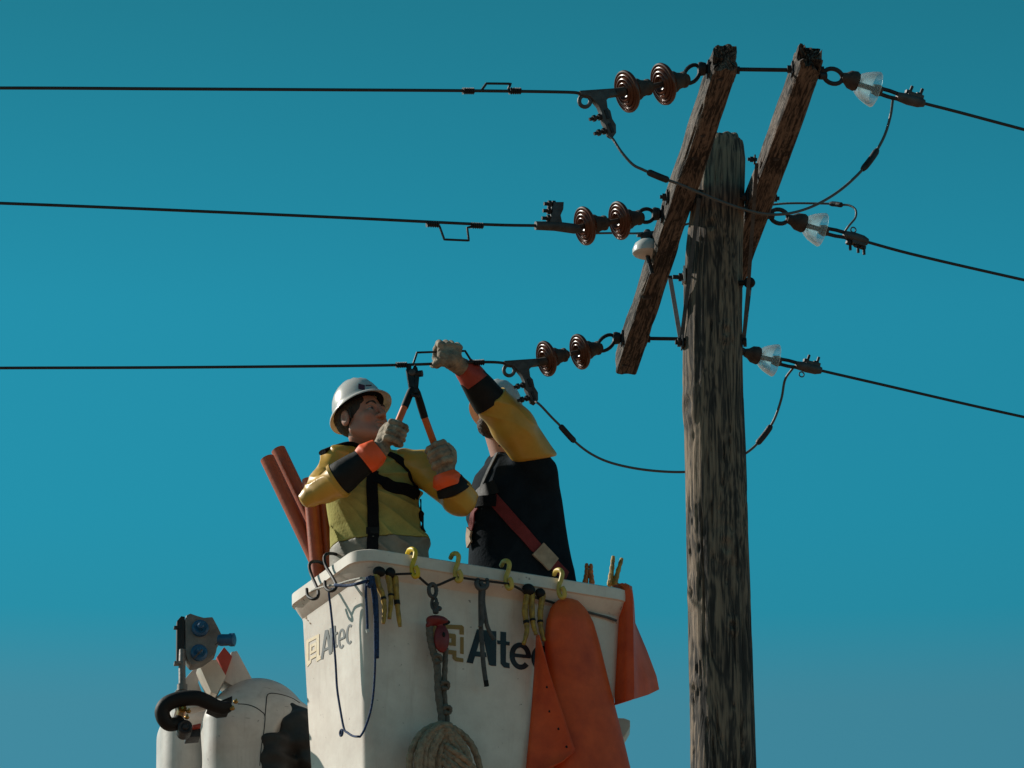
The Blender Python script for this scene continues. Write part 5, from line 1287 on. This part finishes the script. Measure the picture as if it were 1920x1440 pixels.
mb = MB(); cp = [neckB + Vector((0.055 * cos(a), 0.06 * sin(a), 0.012 + 0.012 * sin(a))) + Vector((-0.015, 0, 0)) for a in np.linspace(0, 2 * pi, 18, endpoint=False)]
mb.tube(cp, 0.014, 8, closed=True, flat=1.4); mb.build("collar", M["shirt"], pB)
sdf("trousers", GROW(CUT(UN(0.03, XF(LOFT(tB[:3] + [(.2, 0, 0, .17, .2)]), TB), LEGB), hipsB - upB * 0.05, upB), 0.006), [floorB, hipsB], 0.30, 0.012, M["trouser"], pB)
# sleeve, cuffs, glove
A0, A1, A2 = P(920, 750, 1.43), P(962, 799, 1.52), P(1006, 850, 1.64)
fsl2 = UN(0.03, RC(A0, A1, .080, .094), RC(A1, P(1012, 872, 1.68), .094, .098))
fsl2 = CUT(CUT(fsl2, P(1012, 862, 1.60), Vector((0.16, 0.36, -0.92)), 0.022), A0, A0 - A1, 0.004)
sdf("rubber_sleeve", DIS(fsl2, lambda p: wr(p, 71, 0.008)), [A0, A1, P(1014, 872, 1.68)], 0.12, 0.0045, M["sleeve"], pB)
cuff([A0 + (A1 - A0) * 0.03, A0], [0.0845, 0.083], "sleeve_rim", M["sleeve"], pB, 0.01, 1)
cuff([P(921, 756, 1.435), P(915, 748, 1.425), P(900, 728, 1.395), P(884, 706, 1.365)], [0.080, 0.080, 0.073, 0.062], "rubber_cuff", M["blackrub"], pB, 0.02, 2)
cuff([P(893, 718, 1.375), P(886, 708, 1.362), P(876, 694, 1.35), P(868, 684, 1.342)], [0.066, 0.063, 0.057, 0.048], "glove_cuff", M["cuff2"], pB, 0.06, 3)
sdf("work_glove", gC, [haB, P(868, 690, 1.34)], 0.11, 0.003, M["glove"], pB)
bS = bvh_of(shirtB)
drape(bS, [(924, 934), (945, 958), (975, 993), (1005, 1028), (1040, 1062), (1060, 1082)], 0.056, 0.006, "harness_strap", M["redweb"], pB, 0.006)
drape(bS, [(1006, 1030), (1020, 1045), (1034, 1060)], 0.078, 0.012, "strap_pad", M["pad"], pB, 0.012)
drape(bS, [(897, 950), (890, 962), (886, 985), (884, 1010)], 0.034, 0.006, "harness_strap", M["redweb"], pB, 0.006)
drape(bS, [(886, 992), (884, 1008), (886, 1022)], 0.050, 0.010, "strap_pad", M["pad"], pB, 0.010)
drape(bS, [(893, 940), (905, 926), (918, 918), (932, 912)], 0.062, 0.012, "chest_buckle", M["blackrub"], pB, 0.006)
drape(bS, [(903, 918), (912, 895), (924, 870), (934, 850)], 0.018, 0.005, "harness_strap", M["strap"], pB, 0.005)
drape(bS, [(898, 945), (914, 940), (932, 940)], 0.05, 0.010, "chest_buckle", M["web"], pB, 0.014)

# ================================================================== BOOM TIP
bm_ = root("aerial_boom", P(430, 1560, 2.2), "white boom tip with a winch head and black guard beside the bucket", "boom")
YBm = 2.15
def E3(x, y, r, Y=YBm): return P(x, y, Y), r / ppm(P(x, y, Y))
def rcp(a, b): (p, r), (q, s) = E3(*a), E3(*b); return RC(p, q, r, s)
nb_ = lambda p: (0.004 * vn(p * 5, 41)).astype(np.float32)
def RB(c, half, r, yaw):
    c = V3(c); R_ = np.array(Matrix.Rotation(yaw, 3, "Z"), dtype=np.float32); h = np.array(half, dtype=np.float32) - r
    def f(p):
        q = np.abs((p - c) @ R_) - h
        return np.linalg.norm(np.maximum(q, 0), axis=1) + np.minimum(q.max(1), 0) - r
    return f
f_ = UN(0.06, RB(P(474, 1545, 2.42), (0.236, 0.24, 0.57), 0.125, radians(5)), EL(P(482, 1372, 2.42), (0.236, 0.22, 0.25)), RB(P(545, 1530, 2.42), (0.16, 0.22, 0.49), 0.13, radians(5)))
f_ = SUB(f_, EL(P(560, 1400, 2.12), (0.14, 0.16, 0.20)), 0.01)
fcov = sdf("front_cover", DIS(f_, nb_), [P(370, 1260, 2.4), P(640, 1760, 2.4), P(480, 1400, 2.1), P(480, 1400, 2.7)], 0.06, 0.008, M["boom"], bm_)
f_ = RB(P(376, 1560, 2.75), (0.205, 0.20, 0.585), 0.12, radians(9))
sdf("rear_cover", DIS(f_, nb_), [P(280, 1320, 2.75), P(460, 1760, 2.75), P(366, 1403, 2.5), P(366, 1403, 3.0)], 0.05, 0.008, M["boom"], bm_)
z7 = lambda x, y: (270 + x / 4.8, 1140 + y / 4.8)
def slab(ps, Y, th, m, name, bev=0.006, nrm_=Vector((0.15, -1, 0))):
    mb = MB(); o = P(*z7(*ps[0]), Y); mb.prism([PL(*z7(x, y), o, nrm_) for x, y in ps], nrm_, th); return mb.build(name, M[m], bm_, smooth=30, bevel=bev)
slab([(255, 800), (340, 690), (465, 540), (500, 600), (480, 700), (560, 900), (270, 960)], 2.42, 0.10, "boom", "side_cheek")
slab([(478, 545), (520, 505), (640, 505), (725, 650), (640, 820), (590, 800)], 2.28, 0.14, "cream", "knuckle")
slab([(645, 470), (712, 380), (785, 465), (722, 640)], 2.32, 0.10, "redpanel", "panel", 0.003)
slab([(735, 560), (770, 440), (822, 432), (960, 690), (800, 760), (700, 700)], 2.40, 0.16, "boom", "side_cheek")
hd = slab([(362, 140), (372, 90), (410, 72), (470, 95), (530, 112), (610, 105), (655, 190), (700, 280), (655, 350), (640, 430), (545, 500), (480, 530), (420, 540), (385, 500), (365, 440)], 2.12, 0.09, "head_grey", "winch_head", 0.01)
slab([(292, 130), (330, 85), (365, 92), (358, 480), (335, 505), (290, 495)], 2.10, 0.05, "blacksteel", "side_plate", 0.006)
slab([(270, 488), (330, 488), (330, 512), (270, 512)], 2.06, 0.04, "head_grey", "bracket", 0.002)
slab([(268, 168), (300, 168), (300, 188), (268, 188)], 2.06, 0.03, "dark", "bolt", 0.002)
nw = Vector((0.15, -1, 0.05)).normalized()
for (x, y, r) in ((505, 185, 15), (495, 405, 15)):
    c = P(*z7(x, y), 2.08); rad = r / ppm(c); mb = MB()
    mb.lathe([(-0.03, rad * 1.05), (0.012, rad * 1.05), (0.02, rad * 0.8), (0.018, rad * 0.45), (0.045, rad * 0.4), (0.05, rad * 0.25)], c, nw, 24); s_ = mb.build("sheave", M["blue"], bm_)
c = P(*z7(690, 290), 2.05); mb = MB(); mb.lathe([(0, 0.024), (0.012, 0.028), (0.05, 0.027), (0.056, 0.031), (0.075, 0.031), (0.08, 0.02)], c - Vector((0.01, 0, 0)), Vector((1, -0.25, -0.05)), 18); mb.build("sheave", M["blue"], bm_)
mb = MB(); mb.tube(cat([P(*z7(x, y), 2.03) for x, y in ((640, 330), (690, 300), (760, 260), (790, 290), (770, 330), (700, 315))], 6), 0.0028, 6); mb.build("safety_wire", M["galv"], bm_)
mb = MB(); mb.tube([P(*z7(445, 455), 2.05), P(*z7(525, 372), 2.03)], 0.004, 6); mb.build("pin", M["galv"], bm_)
mb = MB(); mb.tube([P(*z7(345, 380), 2.08), P(*z7(342, 560), 2.06), P(*z7(345, 700), 2.05), P(*z7(345, 780), 2.05)], [0.016, 0.016, 0.017, 0.02], 12); mb.tube([P(*z7(345, 690), 2.05), P(*z7(345, 745), 2.05)], 0.024, 12); mb.build("rod", M["head_grey"], bm_)
mb = MB(); gp = [(770, 880), (715, 900), (640, 880), (560, 840), (480, 812), (380, 812), (280, 830), (200, 870), (165, 930), (180, 1000), (225, 1045), (290, 1040), (320, 1000)]
GP = cat([P(*z7(x, y), 2.0 - 0.05 * sin(pi * i / 12)) for i, (x, y) in enumerate(gp)], 6); mb.tube(GP, [0.024 + 0.012 * sin(pi * i / len(GP)) ** 0.5 for i in range(len(GP))], 14); mb.build("guard", M["blackrub"], bm_, smooth=180)
slab([(690, 850), (790, 808), (785, 870), (750, 965), (660, 975), (560, 930), (600, 860)], 2.02, 0.07, "blackrub", "guard_end", 0.006)
for (x, y, r) in ((365, 1090, 0.034), (340, 925, 0.02)):
    c = P(*z7(x, y), 1.99); mb = MB(); mb.lathe([(-0.05, r), (0.03, r), (0.034, r * 0.8), (0.03, r * 0.5), (0.04, r * 0.3)], c, nw, 20); mb.build("roller", M["dark" if r > .03 else "brass"], bm_)
for (x, y) in ((385, 985), (825, 845), (795, 905), (400, 930)):
    c = P(*z7(x, y), 1.96); mb = MB(); mb.ball(c, Vector((.012, 0, 0)), Vector((0, .012, 0)), Vector((0, 0, .009))); mb.lathe([(0, .005), (0.03, .005)], c, nw, 8); mb.build("fitting", M["brass"], bm_)
slab([(372, 1125), (500, 1095), (500, 1185), (372, 1195)], 2.12, 0.10, "dark", "bracket", 0.006)
slab([(430, 1075), (505, 1060), (505, 1090), (430, 1100)], 2.08, 0.08, "redpanel", "panel", 0.003)
bC = bvh_of(fcov)
drape(bC, [(446, 1320), (462, 1321), (478, 1326), (490, 1334), (497, 1343), (495, 1370), (490, 1400), (487, 1436)], 0.0035, 0.002, "seam", M["blackrub"], bm_, 0.0)
drape(bC, [(497, 1343), (499, 1320), (502, 1302), (520, 1301), (545, 1308), (562, 1318)], 0.004, 0.002, "seam", M["blackrub"], bm_, 0.0)
# black boot in the mouth of the front cover
nb2 = lambda p: (0.006 * np.sin(p[:, 2] * 60 + 5 * vn(p * 8, 44)) + 0.008 * vn(p * 12, 45)).astype(np.float32)
f_ = UN(0.04, rcp((528, 1400, 26, 2.22), (522, 1520, 30, 2.22)), rcp((560, 1365, 34, 2.22), (600, 1420, 40, 2.22)), rcp((548, 1322, 9, 2.22), (566, 1345, 22, 2.22)), rcp((503, 1390, 12, 2.20), (500, 1480, 18, 2.20)))
sdf("boot", DIS(f_, nb2), [P(490, 1320, 2.22), P(660, 1560, 2.22), P(560, 1400, 2.1), P(560, 1400, 2.4)], 0.06, 0.006, M["boot"], bm_)
# the boom itself, running down out of the picture
mb = MB(); mb.tube([P(430, 1640, 2.3), P(330, 2300, 3.0), P(-150, 4600, 5.6)], [0.22, 0.20, 0.20], 20); mb.build("boom_tube", M["boom"], bm_)
